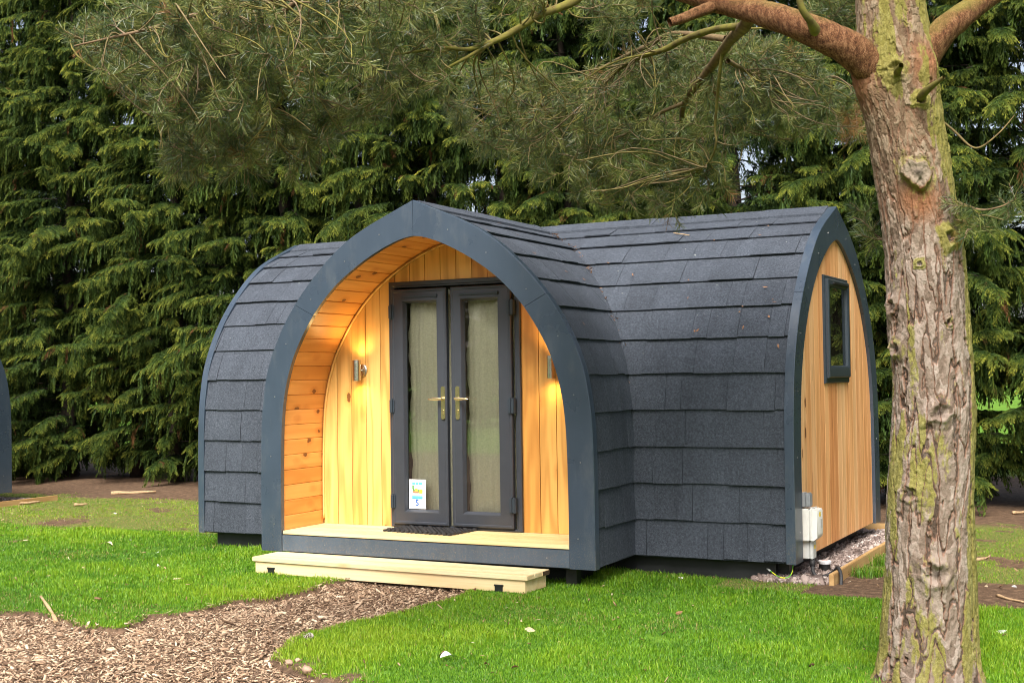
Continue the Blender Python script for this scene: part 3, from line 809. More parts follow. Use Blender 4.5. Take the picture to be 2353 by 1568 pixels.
def spread(a, b, h, far):
    c = list(np.arange(a, b+h/2, h)); s = h
    lo, hi = [], []; x = a
    while x > -far: s *= 1.35; x -= s; lo.append(x)
    s = h; x = b
    while x < far: s *= 1.35; x += s; hi.append(x)
    return np.array(lo[::-1]+c+hi)
gx = spread(-13.5, 6.5, .05, 700); gy = spread(-5.5, 9.5, .05, 900)
GX, GY = np.meshgrid(gx, gy, indexing='ij'); GZ = ground_z(GX, GY)
soil, wear = zones(GX, GY); psd = path_sd(GX, GY)
nx, ny_ = GX.shape; I = np.arange(nx*ny_).reshape(nx, ny_)
F = np.stack([I[:-1, :-1], I[1:, :-1], I[1:, 1:], I[:-1, 1:]], -1).reshape(-1, 4)
def ground_mat():
    m = Mat('lawn_and_soil', .9, .2); o = m.obj()
    n1 = m.noise(o, 1.3, 4); n2 = m.noise(o, 14, 5, .65); n3 = m.noise(o, 70, 3, .7)
    grass = m.ramp(m.math('ADD', m.math('MULTIPLY', n1, .5), m.math('MULTIPLY', n3, .5)), [(.35, (.040, .105, .008)), (.5, (.085, .190, .012)), (.66, (.150, .265, .020))])
    moss = m.ramp(n3, [(.35, (.065, .075, .018)), (.5, (.125, .150, .030)), (.68, (.215, .185, .075))])
    dirt = m.ramp(m.math('ADD', m.math('MULTIPLY', n2, .6), m.math('MULTIPLY', n3, .4)), [(.32, (.040, .024, .015)), (.5, (.110, .068, .042)), (.62, (.190, .120, .075)), (.72, (.33, .23, .15))])
    w = m.math('ADD', m.attr('wear'), m.math('MULTIPLY', m.math('SUBTRACT', n2, .5), .5), clamp=True)
    c = m.mix(w, grass, moss)
    s = m.math('ADD', m.attr('soil'), m.math('MULTIPLY', m.math('SUBTRACT', n2, .5), .9), clamp=True)
    s = m.ramp(s, [(.35, 0.0), (.6, 1.0)])
    m.color(m.mix(s, c, dirt)); m.bump(m.math('ADD', n2, n3), .8, .02); return m.m
M_GROUND = ground_mat()
soilp = np.maximum(soil, sstep(.075, .035, psd))
tag(npmesh('ground', np.stack([GX, GY, GZ], -1).reshape(-1, 3), F, M_GROUND, attrs={'soil': soilp.ravel(), 'wear': wear.ravel()}, smooth=True), kind='structure')

# bark path bed and its chips
def path_bed():
    hx = np.arange(-5.5, 5.0, .06); hy = np.arange(-6.5, .32, .06)
    A, B = np.meshgrid(hx, hy, indexing='ij'); d = path_sd(A, B)
    Z = relief(A, B)-.034+.010*vnoise(A*4, B*4, 8)+.006*vnoise(A*17, B*17, 9)
    idx = np.arange(A.size).reshape(A.shape); q = np.stack([idx[:-1, :-1], idx[1:, :-1], idx[1:, 1:], idx[:-1, 1:]], -1).reshape(-1, 4)
    q = q[(d.ravel()[q] < -.005).all(1)]
    use = np.unique(q); mp = np.full(A.size, -1); mp[use] = np.arange(len(use))
    m = Mat('dark_bark_mulch', .95, .2); n = m.noise(m.obj(), 60, 4, .7)
    m.color(m.ramp(n, [(.35, (.045, .027, .018)), (.55, (.15, .095, .060)), (.7, (.30, .20, .13))])); m.bump(n, .8, .02)
    tag(npmesh('path', np.stack([A, B, Z], -1).reshape(-1, 3)[use], mp[q], m.m, smooth=True), kind='structure')
path_bed()

CUBE = np.array([(-1, -1, -1), (1, -1, -1), (1, 1, -1), (-1, 1, -1), (-1, -1, 1), (1, -1, 1), (1, 1, 1), (-1, 1, 1)], float)
CF = np.array([(0, 3, 2, 1), (4, 5, 6, 7), (0, 1, 5, 4), (1, 2, 6, 5), (2, 3, 7, 6), (3, 0, 4, 7)])
def rotm(yaw, pitch, roll):
    cy, sy, cp, sp, cr, sr = np.cos(yaw), np.sin(yaw), np.cos(pitch), np.sin(pitch), np.cos(roll), np.sin(roll)
    return np.stack([np.stack([cy*cp, cy*sp*sr-sy*cr, cy*sp*cr+sy*sr], -1), np.stack([sy*cp, sy*sp*sr+cy*cr, sy*sp*cr-cy*sr], -1), np.stack([-sp, cp*sr, cp*cr], -1)], -2)
def in_view(P, mx=120, my=140, far=60):
    x, y, d = seen(P); return (d > 1) & (d < far) & (x > -mx) & (x < 2352+mx) & (y > -my) & (y < 1568+my)
def chunks(P, size, name, mat, seed, tilt=.35, lift=.0, parent=None):
    """irregular slivers lying at points P; size (n,3) half extents"""
    g = np.random.default_rng(seed); n = len(P)
    base = CUBE[None]*(1+g.uniform(-.38, .38, (n, 8, 3)))
    base[:, :, 1] *= 1-.35*(base[:, :, 0] > 0)*g.random((n, 1))
    V = base*size[:, None, :]
    Rm = rotm(g.uniform(0, 6.28, n), g.normal(0, tilt, n), g.normal(0, tilt, n))
    V = np.einsum('nij,nkj->nki', Rm, V)+P[:, None, :]
    F = (CF[None]+8*np.arange(n)[:, None, None]).reshape(-1, 4)
    rv = np.repeat(g.random(n), 8)
    return npmesh(name, V.reshape(-1, 3), F, mat, parent, {'rnd': rv})
n = 260000
X = rng.uniform(-5, 4.6, n); Y = rng.uniform(-5.8, .2, n); d = path_sd(X, Y)
P = np.stack([X, Y, relief(X, Y)-.028+.010*vnoise(X*4, Y*4, 8)+rng.uniform(-.004, .014, n)], -1)
k = ((d < -.01) | ((d < .06) & (rng.random(n) < .10))) & in_view(P); P = P[k]; P[:, 2] += np.where(d[k] > -.01, .035, 0)
L = rng.lognormal(-5.02, .55, len(P)); L = np.clip(L, .003, .036)
size = np.stack([L*1.15, L*rng.uniform(.16, .55, len(P)), L*rng.uniform(.05, .17, len(P))], -1)
mch = Mat('wood_chips', .85, .25); rn = mch.attr('rnd'); nn = mch.noise(mch.mapping(mch.obj(), (60, 60, 60)), 1.0, 3)
mch.color(mch.mix(mch.math('MULTIPLY', nn, .7), mch.ramp(rn, [(0, (.11, .066, .044)), (.13, (.27, .170, .108)), (.36, (.43, .290, .190)), (.62, (.57, .415, .285)), (.84, (.70, .545, .39)), (.97, (.76, .63, .47)), (1.0, (.06, .05, .05))]), mch.ramp(rn, [(0, (.10, .06, .035)), (1, (.38, .24, .14))])))
tag(chunks(P, size, 'wood_chips', mch.m, 5), kind='stuff')

# gravel bed beside the pod, and the neighbour's
def gravel(boxes, n, seed, name):
    g = np.random.default_rng(seed); A = []
    for (x0, x1, y0, y1) in boxes:
        A.append(np.stack([g.uniform(x0, x1, n), g.uniform(y0, y1, n), g.uniform(-.004, .010, n)], -1))
    P = np.concatenate(A); P = P[in_view(P)]
    s = g.lognormal(-4.75, .42, (len(P), 1))*np.stack([np.ones(len(P)), g.uniform(.6, 1, len(P)), g.uniform(.45, .8, len(P))], -1)
    m = Mat('pinkish_gravel', .8, .3); rn = m.attr('rnd')
    m.color(m.ramp(rn, [(0, (.09, .066, .058)), (.3, (.180, .134, .118)), (.6, (.265, .205, .180)), (.85, (.37, .30, .27)), (1, (.52, .47, .44))]))
    tag(chunks(P, s, name, m.m, seed, tilt=.8), kind='stuff')
gravel([GRAV, (2.5, 3.0, .86, 1.0)], 24000, 61, 'gravel')
gb = MB(); gb.box(2.54, 3.09, .90, 4.28, -.02, .004); tag(gb.build('gravel_base', plain('gravel_dust', (.19, .14, .12), .9, var=.4, scale=80)), kind='structure')

# grass blades
def grass():
    g = np.random.default_rng(77); n = 1500000
    dep = 5.2+np.sqrt(g.random(n))*14.5*0+g.random(n)**1.25*16.5
    px = g.uniform(-80, 2440, n); 
    D = FW[None]+RT[None]*((px-1176)/FPX)[:, None]
    D = D[:, :2]/1.0
    X = CAM[0]+D[:, 0]*dep; Y = CAM[1]+D[:, 1]*dep
    soil, wear = zones(X, Y); sd = path_sd(X, Y)
    dens = (1-soil)**1.6*(1-.62*wear)*sstep(-.004, .02, sd)
    dens *= ~(inbox(X, Y, -2.80, 2.64, .98, 3.75) | inbox(X, Y, -1.3, 1.3, .30, 1.2) | inbox(X, Y, GRAV[0], 3.13, GRAV[2]+.03*np.sin(X*9), 4.33) | inbox(X, Y, 2.56, 2.9, .90, 1.2))
    dens *= ~inbox(X, Y, -1.37, 1.165, -.29, .0)
    dens *= sstep(.22, .29, np.hypot(X-4.33, Y+2.17)+.05*vnoise(X*6, Y*6, 5))
    dens *= 1-.75*sstep(.42, .70, fbm(X*3.4, Y*3.4, 49, 4)+.25*np.exp(-((np.abs(X-.1)-.9)**2/.3+(Y+.75)**2/.12)))
    dens *= (Y < 5.2)*np.clip(2.6/dep**.25, 0, 1)
    # only as many as the picture can show: thin out with distance
    keep = g.random(n) < dens*np.clip(dep/9.5, 0, 1)
    X, Y, dep, soil, wear, sd = (a[keep] for a in (X, Y, dep, soil, wear, sd)); n = len(X)
    Z = ground_z(X, Y); x, y, _ = seen(np.stack([X, Y, Z], -1)); k = (y < 1640)
    X, Y, Z, dep, soil, wear, sd = (a[k] for a in (X, Y, Z, dep, soil, wear, sd)); n = len(X)
    patch = fbm(X*.9, Y*.9, 41, 3); p2 = fbm(X*3.1, Y*3.1, 43, 2)
    H = g.uniform(.015, .042, n)*(1+.45*patch+.45*p2)*(1+.5*(g.random(n) < .04))*(1-.45*wear)
    H *= 1+.5*sstep(1.6, 1.3, np.hypot(np.maximum(np.abs(X)-1.5, 0), Y-.6))*(Y > .2)*g.random(n)      # uncut fringe along the pod
    H *= np.where(sd < .06, .75, 1)
    wd = g.uniform(.0013, .0026, n)*np.clip(dep/8.5, .85, 2.2)
    az = g.uniform(0, 6.283, n); lean = np.abs(g.normal(.0, .42, n))+.10+np.where(sd < .05, .3, 0)
    ud = np.stack([np.cos(az), np.sin(az)], -1); sdv = np.stack([-np.sin(az), np.cos(az)], -1)
    fz = g.uniform(-.9, .9, n); cs, sn = np.cos(fz), np.sin(fz)
    side = np.stack([sdv[:, 0]*cs-sdv[:, 1]*sn, sdv[:, 0]*sn+sdv[:, 1]*cs, np.zeros(n)], -1)
    B = np.stack([X, Y, Z-.004], -1); u3 = np.c_[ud, np.zeros(n)]
    mid = B+u3*(H*.35*lean)[:, None]+np.c_[np.zeros((n, 2)), H*.58]
    tip = B+u3*(H*(lean*1.15))[:, None]+np.c_[np.zeros((n, 2)), H*np.clip(1.0-.35*lean, .3, 1)]
    w = wd[:, None]
    V = np.stack([B-side*w, B+side*w, mid-side*w*.8, mid+side*w*.8, tip], 1).reshape(-1, 3)
    o = 5*np.arange(n)[:, None]
    F = np.concatenate([o+np.array([0, 1, 3]), o+np.array([0, 3, 2]), o+np.array([2, 3, 4])], 0)
    p4 = fbm(X*.35+4, Y*.35, 47, 2)
    hue = np.clip(.48+.42*patch+.26*p2+.25*p4+g.normal(0, .20, n), 0, 1)
    dead = ((g.random(n) < .018+.30*wear+.30*soil+.22*sstep(.09, .0, sd)+.12*(patch < -.35)) | False)*g.uniform(.6, 1, n)
    m = Mat('grass_blades', .48, .35)
    c = m.ramp(m.attr('hue'), [(0, (.050, .145, .013)), (.35, (.108, .255, .011)), (.65, (.180, .335, .013)), (1, (.30, .42, .026))])
    c = m.mix(m.attr('dead'), c, (.36, .27, .11))
    m.leafy(c, .35)
    # hue and dead straw tone vary from blade to blade, even along each one
    tag(npmesh('grass', V, F, m.m, attrs={'hue': np.repeat(hue, 5), 'dead': np.repeat(dead, 5)}), kind='stuff')
    return n
NG = grass()

# ------------------------------------------------------------------ step, mat, edging boards, pipe, cables
step = empty('wooden_step', (-.103, -.178, 0), R(-1.5)); tag(step, 'low pale timber step with three grooved treads in front of the lit porch', 'step')
for k in range(3):
    t = MB(); t.box(-1.29, 1.29, -.182+k*.122, -.182+k*.122+.118, .100, .137, b=.004)
    if k == 2: t.box(1.2905, 1.292, -.182+k*.122+.003, -.182+k*.122+.115, .103, .134, 1)
    t.build('tread', [M_STEPG, M_DARKWOOD], step)
sf = MB(); sf.box(-1.265, 1.265, -.168, -.140, .004, .0985, b=.002); sf.box(-1.265, -1.235, -.139, .165, .004, .0985, b=.002); sf.box(1.235, 1.265, -.139, .135, .004, .0985, b=.002); sf.box(1.234, 1.265, .1365, .165, .004, .0985, b=.002)
sf.build('step_frame', M_STEP, step)
for x in (-1.10, 1.045):
    f = MB(); f.box(x-.033, x+.033, -.1745, -.1690, .0, .058); f.box(x-.040, x+.040, -.178, -.16, .046, .058, b=.003); f.build('step_foot', M_BLACK, step)

mat_ = empty('doormat', (-.128, .445, ZDECK+.001), R(-6.0)); tag(mat_, 'black rubber ring doormat lying on the porch deck before the doors', 'doormat')
mm = MB(); nxm, nym = 15, 9; sx, sy = .715/nxm, .452/nym
for i in range(nxm):
    for j in range(nym):
        cx, cy = (i-nxm/2+.5)*sx, (j-nym/2+.5)*sy; a, b_ = sx*(.36 if (i+j) % 2 else .30), sy*.33
        mm.box(cx-a, cx+a, cy-b_, cy+b_, .003, .022 if (i+j) % 2 else .017, b=.004)
for i in range(nxm): mm.box((i-nxm/2+.5)*sx-.004, (i-nxm/2+.5)*sx+.004, -.222, .222, .001, .007)
for j in range(nym): mm.box(-.352, .352, (j-nym/2+.5)*sy-.004, (j-nym/2+.5)*sy+.004, .0012, .0068)
mm.build('rubber_mesh', M_RUBBER, mat_)

def board(name, x0, x1, y0, y1, z0, z1, label, grp='timber boards edging the gravel', mt=M_EDGING):
    b = MB(); b.box(x0, x1, y0, y1, z0, z1, b=.004); o = b.build(name, mt); tag(o, label, 'edging board', grp); return o
board('edging_board', 3.082, 3.118, .86, 2.55, -.05, .082, 'front length of timber edging beside the gravel, crossed by the black cable')
board('edging_board', 3.0822, 3.1178, 2.554, 4.29, -.05, .078, 'rear length of timber edging on the gravel bed, running towards the conifers')
M_EDGX = wood('edging_timber_across', [(.46, .29, .12), (.50, .33, .15)], 'x', .78, .10, rough=.75, ringf=14)
board('edging_board', 2.55, 3.081, 4.295, 4.33, -.05, .075, 'short timber edging board closing the far end of the gravel bed', mt=M_EDGX)

pipe = empty('drain_pipe', (2.90, 1.48, 0)); tag(pipe, 'short black pipe with a white cap standing in the gravel', 'pipe')
q = MB(); q.lathe([(.0, -.02), (.045, -.02), (.045, .078), (.0, .078)], 28); q.build('pipe', M_BLACK, pipe, auto=40)
q = MB(); q.lathe([(.049, .066), (.051, .070), (.051, .088), (.047, .092), (.0, .093)], 28); q.box(-.020, .022, -.012, -.004, .0925, .0936, 1); q.box(-.018, .016, .004, .010, .0925, .0936, 1); q.build('pipe_cap', [plain('white_cap', (.80, .80, .82), .4, var=.02), M_REDINK], pipe, auto=40)

def bez(pts, n=8):
    P = [Vector(p) for p in pts]; out = []
    for i in range(len(P)-1):
        p0, p1, p2, p3 = P[max(i-1, 0)], P[i], P[i+1], P[min(i+2, len(P)-1)]
        for k in range(n):
            t = k/n; out.append(.5*((2*p1)+(p2-p0)*t+(2*p0-5*p1+4*p2-p3)*t*t+(3*p1-p0-3*p2+p3)*t**3))
    out.append(P[-1]); return out
q = MB(); pts = bez([(2.885, 1.15, .160), (2.89, 1.14, .10), (2.905, 1.10, .050), (2.945, 1.09, .022), (3.0, 1.16, .026), (3.05, 1.17, .060), (3.10, 1.08, .100), (3.14, 1.00, .06), (3.15, .95, -.02)]); q.tube(pts, .0135, 10)
q.tube([(2.885, 1.15, .152), (2.89, 1.14, .085)], .021, 12)
tag(q.build('power_cable', M_RUBBER, smooth=True), 'thick black cable curling from the supply box over the edging board', 'cable')
q = MB(); pts = bez([(2.775, 1.00, .10), (2.79, .93, .145), (2.805, .86, .085), (2.79, .80, .050), (2.74, .79, .046), (2.68, .83, .060), (2.63, .88, .078)]); q.tube(pts, .0042, 8)
q.tube([pts[-1], pts[-1]+Vector((-.022, .016, .008))], .007, 8, 1); q.tube([pts[-1]+Vector((-.022, .016, .008)), pts[-1]+Vector((-.034, .024, .011))], .0045, 8, 1)
tag(q.build('earth_wire', [M_CABLE, M_GREYB], smooth=True), 'loose yellow and green earth wire under the pod corner', 'wire')

# ------------------------------------------------------------------ neighbour: the right-hand end of the next pod, just inside the frame
c_ = at(27, 1130, 17.0); t_ = (.142-CAM[2])/(c_[2]-CAM[2]); cc_ = CAM+(c_-CAM)*t_
NX, NY = cc_[0]-XR, cc_[1]-(YM+1.55)
pod2 = bpy.data.objects.new('camping_pod', None); COL.objects.link(pod2); pod2.location = (NX, NY, 0)
tag(pod2, 'neighbouring camping pod at the left edge of the picture, only its dark rear trim showing', 'camping pod', 'arched camping pods on the lawn')
for ch in list(pod.children):
    nm = ch.name.split('.')[0]
    if nm in ('gable_trim', 'gable_wall', 'main_roof', 'ridge_cap', 'plinth', 'window', 'inner_shell', 'arch_trim', 'porch_roof', 'porch_lining', 'porch_deck', 'deck_fascia', 'porch_wall', 'door_frame', 'door', 'support_foot', 'curtain', 'room_back'):
        c = ch.copy(); COL.objects.link(c); c.parent = pod2
        for g2 in ch.children:
            if g2.name.split('.')[0] != 'notice':
                d2 = g2.copy(); COL.objects.link(d2); d2.parent = c
            if 'label' in c: del c['label']
e0 = at(0, 1183, 16); 
nb = MB(); nb.box(NX+XR-2.2, NX+XR+.30, NY+3.6, NY+YM+2.02, -.02, .003); tag(nb.build('gravel_base', plain('gravel_dust_pale', (.26, .21, .19), .9, var=.4, scale=80)), kind='structure')
gravel([(NX+XR-1.2, NX+XR+.30, NY+3.6, NY+YM+2.0), (NX+XR-.3, NX+XR+.30, NY+.4, NY+3.6)], 5000, 62, 'gravel')
board('edging_board', NX+XR+.302, NX+XR+.336, NY+.6, NY+YM+2.03, -.05, .07, 'weathered edging board beside the neighbouring pod at the left edge')

# ------------------------------------------------------------------ small things lying about
def gpt(px, py, z=0.0):
    v = at(px, py, 1.0)-CAM; t = (z-CAM[2])/v[2]; return CAM+v*t
def on_ground(px, py):
    p = gpt(px, py); return (p[0], p[1], float(ground_z(np.array([p[0]]), np.array([p[1]]))[0]))
def leaf_thing(name, px, py, L, mat, label, cat, grp, h=.03, kind='leaf', rz=0.0):
    x, y, z = on_ground(px, py); o_ = MB(); n = 8
    L = L*.5; top = []
    for i in range(n+1):
        t = i/n; w = L*.42*math.sin(math.pi*min(1, t*1.02+.01))**.8; cz = .25*L*math.sin(math.pi*t)
        top.append(((t-.5)*2*L, w, cz+.3*w)); 
    vs = []
    for (a, w, c) in top: vs += [(a, -w, c+.2*w), (a, 0, c-.15*w), (a, w, c+.3*w)]
    fs = []
    for i in range(n): fs += [(3*i, 3*i+1, 3*i+4, 3*i+3), (3*i+1, 3*i+2, 3*i+5, 3*i+4)]
    o_.add(vs, fs); ob = o_.build(name, mat, smooth=True); ob.location = (x, y, z+h); ob.rotation_euler = (rz*.2, .15, rz); tag(ob, label, cat, grp); return ob
BITS = [(250, 1253, .10, 'PALE', 'tan dead leaf on the bare spot in the left lawn'), (1027, 1516, .11, 'WHITE', 'curled white feather on the lawn near the bottom of the picture'),
        (1117, 1530, .05, 'LITTER', 'brown crumpled leaf right of the white feather'), (1182, 1535, .05, 'LITTER', 'small russet leaf low on the lawn right of the brown crumpled one'),
        (1200, 1428, .05, 'PALE', 'pale leaf in the lawn below the right end of the step'), (1218, 1450, .07, 'PALE', 'longer pale leaf fragment nearer than the one below the step'),
        (1090, 1360, .05, 'LITTER', 'orange leaf in the grass in front of the right pod wing'), (1240, 1343, .05, 'LITTER', 'dark russet leaf below the dark corner of the roof valley'),
        (1560, 1410, .06, 'LITTER', 'crinkled brown leaf in the middle of the right lawn'), (500, 1185, .04, 'PALE', 'tan leaf on the lawn just left of the pod plinth'),
        (663, 1325, .05, 'PALE', 'pale leaf in the grass under the left end of the step'), (540, 1404, .05, 'PALE', 'pink-tan leaf close to the path edge in the left lawn'),
        (268, 1404, .05, 'PALE', 'straw coloured leaf right of the leaning stick'), (360, 1270, .045, 'WHITE', 'white petal in the middle of the left lawn'),
        (363, 1300, .045, 'WHITE', 'second white petal just nearer than the one in mid lawn'), (1565, 1330, .05, 'WHITE', 'white petal on the lawn before the black plinth'),
        (1484, 1540, .045, 'LITTER', 'small dark leaf low in the lawn between feather and pine'), (2300, 1456, .06, 'WHITE', 'white feather on the lawn right of the pine trunk'),
        (2264, 1350, .06, 'PALE', 'pale chip of bark on the bare strip right of the trunk'), (2330, 1355, .045, 'WHITE', 'white speck on the bare strip at the right edge')]
MB_ = {'PALE': M_PALELEAF, 'WHITE': M_WHITEBIT, 'LITTER': M_LITTER}
for i, (a, b, L, k_, lab) in enumerate(BITS):
    nm = 'feather' if 'feather' in lab else ('petal' if 'petal' in lab or 'speck' in lab else ('bark_chip' if 'bark' in lab else 'fallen_leaf'))
    leaf_thing(nm, a, b, L, MB_[k_], lab, nm.split('_')[-1], 'leaves and petals scattered on the grass', h=.022, rz=i*1.3)
def stick(px0, py0, px1, py1, r, label, h0=.01, h1=.01, bend=.05, mat=M_STICK, name='stick'):
    a = Vector(on_ground(px0, py0))+Vector((0, 0, h0)); b = Vector(on_ground(px1, py1))+Vector((0, 0, h1)); d = b-a; s = d.cross(Vector((0, 0, 1))).normalized()
    pts = [a+d*t+s*bend*d.length*math.sin(3.1*t+.4)+Vector((0, 0, .12*r*math.sin(9*t))) for t in np.linspace(0, 1, 8)]
    q = MB(); q.tube(pts, [r*(1-.45*t)*(1+.12*math.sin(13*t)) for t in np.linspace(0, 1, 8)], 7)
    o = q.build(name, mat, smooth=True); tag(o, label, 'stick', 'sticks lying on the ground'); return o
stick(128, 1418, 95, 1390, .016, 'stout stick poking from the lawn edge at the path corner', .02, .06, .02)
stick(255, 1136, 358, 1132, .030, 'long pale log lying on the bare soil under the left conifers', .02, .02, .02)
stick(30, 1160, 92, 1155, .022, 'broken branch on the soil beside the neighbouring pod', .02, .02, .05)
stick(170, 1163, 200, 1161, .02, 'short piece of wood on the soil between the neighbouring pod and the long log', .02, .02, .05)
stick(2240, 1290, 2278, 1278, .014, 'thin twig on the worn grass right of the trunk', .01, .01, .1)
stick(2292, 1368, 2352, 1384, .012, 'pale twig along the edge of the bare strip at the right', .01, .01, .06)
stick(2325, 1182, 2360, 1180, .018, 'pale stick under the conifers at the right edge', .02, .02, .06)
# curled twig on the roof
wv, zv = rb(SL*.86, .028)
tw = MB(); pts = [Vector((1.52+.16*t, YM-wv-.05*t+.02*math.sin(7*t), zv+.012-.035*t)) for t in np.linspace(0, 1, 9)]
tw.tube(pts, .005, 6); tag(tw.build('twig', M_STICK, smooth=True), 'curled pale twig lying high on the shingles of the right wing', 'twig')

# pine cones and stones at the turf edge
def stone(name, px, py, r, mat, label, cat, seed, sq=(1, .8, .7)):
    bm = bmesh.new(); bmesh.ops.create_icosphere(bm, subdivisions=3, radius=1.0); g = np.random.default_rng(seed)
    co = np.array([v.co[:] for v in bm.verts]); dsp = 1+.25*vnoise(co[:, 0]*1.6+seed, co[:, 1]*1.6+co[:, 2], seed)+.1*vnoise(co[:, 0]*4, co[:, 2]*4+co[:, 1]*3, seed+1)
    for v, s in zip(bm.verts, dsp): v.co = Vector((v.co.x*sq[0], v.co.y*sq[1], v.co.z*sq[2]))*float(s)*r
    me = bpy.data.meshes.new(name); bm.to_mesh(me); bm.free(); me.materials.append(mat); me.polygons.foreach_set('use_smooth', [True]*len(me.polygons))
    o = bpy.data.objects.new(name, me); COL.objects.link(o); x, y, z = on_ground(px, py); o.location = (x, y, z+r*.5); tag(o, label, cat, 'stones and cones at the turf edge'); return o
M_STONE = plain('path_stone', (.30, .20, .14), .85, var=.25, scale=25, bump=.004)
stone('stone', 706, 1538, .034, M_STONE, 'large rounded stone against the brown turf edge at the bottom', 'stone', 4)
stone('stone', 664, 1522, .025, M_STONE, 'reddish stone where the lawn tip meets the path', 'stone', 5)
stone('stone', 684, 1515, .018, plain('pale_stone', (.40, .30, .20), .85, var=.2, scale=25), 'small cream stone between the two larger stones at the lawn tip', 'stone', 6)
def cone(px, py, L, label, rz):
    q = MB(); 
    for i in range(60):
        t = i/59; a = i*2.39996; r = L*.42*math.sin(math.pi*(.12+.83*t))**.8; z = L*(t-.5)
        d = Vector((math.cos(a), math.sin(a), .45)).normalized(); s = Vector((-math.sin(a), math.cos(a), 0)); c = Vector((0, 0, z)); w = L*.14
        p = c+d*r; q.add([c+d*r*.2-s*w*.4, c+d*r*.2+s*w*.4, p+s*w, p+d*L*.05, p-s*w], [(0, 1, 2, 3, 4)])
        u = Vector((0, 0, -L*.035)); q.add([p+s*w, p+d*L*.05, p-s*w, p-s*w+u, p+d*L*.05+u, p+s*w+u], [(0, 1, 4, 5), (1, 2, 3, 4)], 1)
    o = q.build('pine_cone', [plain('cone_scale', (.16, .10, .065), .8, var=.3), plain('cone_tip', (.50, .45, .42), .8, var=.3)]); x, y, z = on_ground(px, py); o.location = (x, y, z+L*.35); o.rotation_euler = (1.3, .2, rz); tag(o, label, 'pine cone', 'stones and cones at the turf edge')
cone(748, 1556, .075, 'open grey pine cone on the chips at the bottom edge', .7); cone(708, 1470, .06, 'small dark pine cone at the path edge beside the grass', 2.2)

# coarse grass tuft beside the edging board
def tuft(px, py, n, hmax, r, label):
    x, y, z = on_ground(px, py); g = np.random.default_rng(int(px)); a = g.uniform(0, 6.28, n); q = r*np.sqrt(g.random(n)); B = np.stack([x+q*np.cos(a), y+q*np.sin(a), np.full(n, z-.01)], -1)
    az = g.uniform(0, 6.28, n); H = hmax*g.uniform(.45, 1, n); u = np.stack([np.cos(az), np.sin(az), np.zeros(n)], -1); s = np.stack([-np.sin(az), np.cos(az), np.zeros(n)], -1)*.0022; le = g.uniform(.1, .8, n)[:, None]*H[:, None]
    up3 = np.c_[np.zeros((n, 2)), H]; mid = B+u*le*.3+up3*.6; tip = B+u*le+up3*.95
    V = np.stack([B-s, B+s, mid-s*.8, mid+s*.8, tip], 1).reshape(-1, 3); o = 5*np.arange(n)[:, None]
    F = np.concatenate([o+np.array([0, 1, 3]), o+np.array([0, 3, 2]), o+np.array([2, 3, 4])], 0)
    tag(npmesh('grass_tuft', V, F, bpy.data.materials['grass_blades'], attrs={'hue': np.repeat(g.uniform(.05, .5, n), 5), 'dead': np.repeat((g.random(n) < .1)*.7, 5)}), label, 'grass tuft', 'coarse tufts on the bare soil')
tuft(1990, 1322, 260, .11, .13, 'dark green grass tuft on bare soil beside the timber edging'); tuft(2016, 1300, 90, .14, .06, 'taller weedy tuft close against the pine trunk by the edging')

# flecks of bark, scale and needle lying all over the lawn
n = 2300; gq = np.random.default_rng(91); Xq = gq.uniform(-7.5, 4.8, n); Yq = gq.uniform(-3.6, 4.2, n); sdq = path_sd(Xq, Yq)
Pq = np.stack([Xq, Yq, ground_z(Xq, Yq)+gq.uniform(.008, .030, n)], -1)
kq = (sdq > .02) & in_view(Pq) & ~(inbox(Xq, Yq, -3, 2.75, .9, 4) | inbox(Xq, Yq, -1.45, 1.45, -.4, 1.0)) & (gq.random(n) < .45+.55*(fbm(Xq*.7, Yq*.7, 93, 3) > 0)); Pq = Pq[kq]
Lq = gq.lognormal(-5.1, .5, len(Pq)); sq_ = np.stack([Lq*1.4, Lq*gq.uniform(.12, .6, len(Pq)), Lq*.15], -1)
mq = Mat('lawn_flecks', .85, .2); rq = mq.attr('rnd'); mq.color(mq.ramp(rq, [(0, (.08, .045, .025)), (.45, (.22, .13, .07)), (.8, (.42, .30, .18)), (.97, (.52, .44, .32)), (1, (.75, .75, .72))]))
tag(chunks(Pq, sq_, 'lawn_litter', mq.m, 95, tilt=.5), kind='stuff')

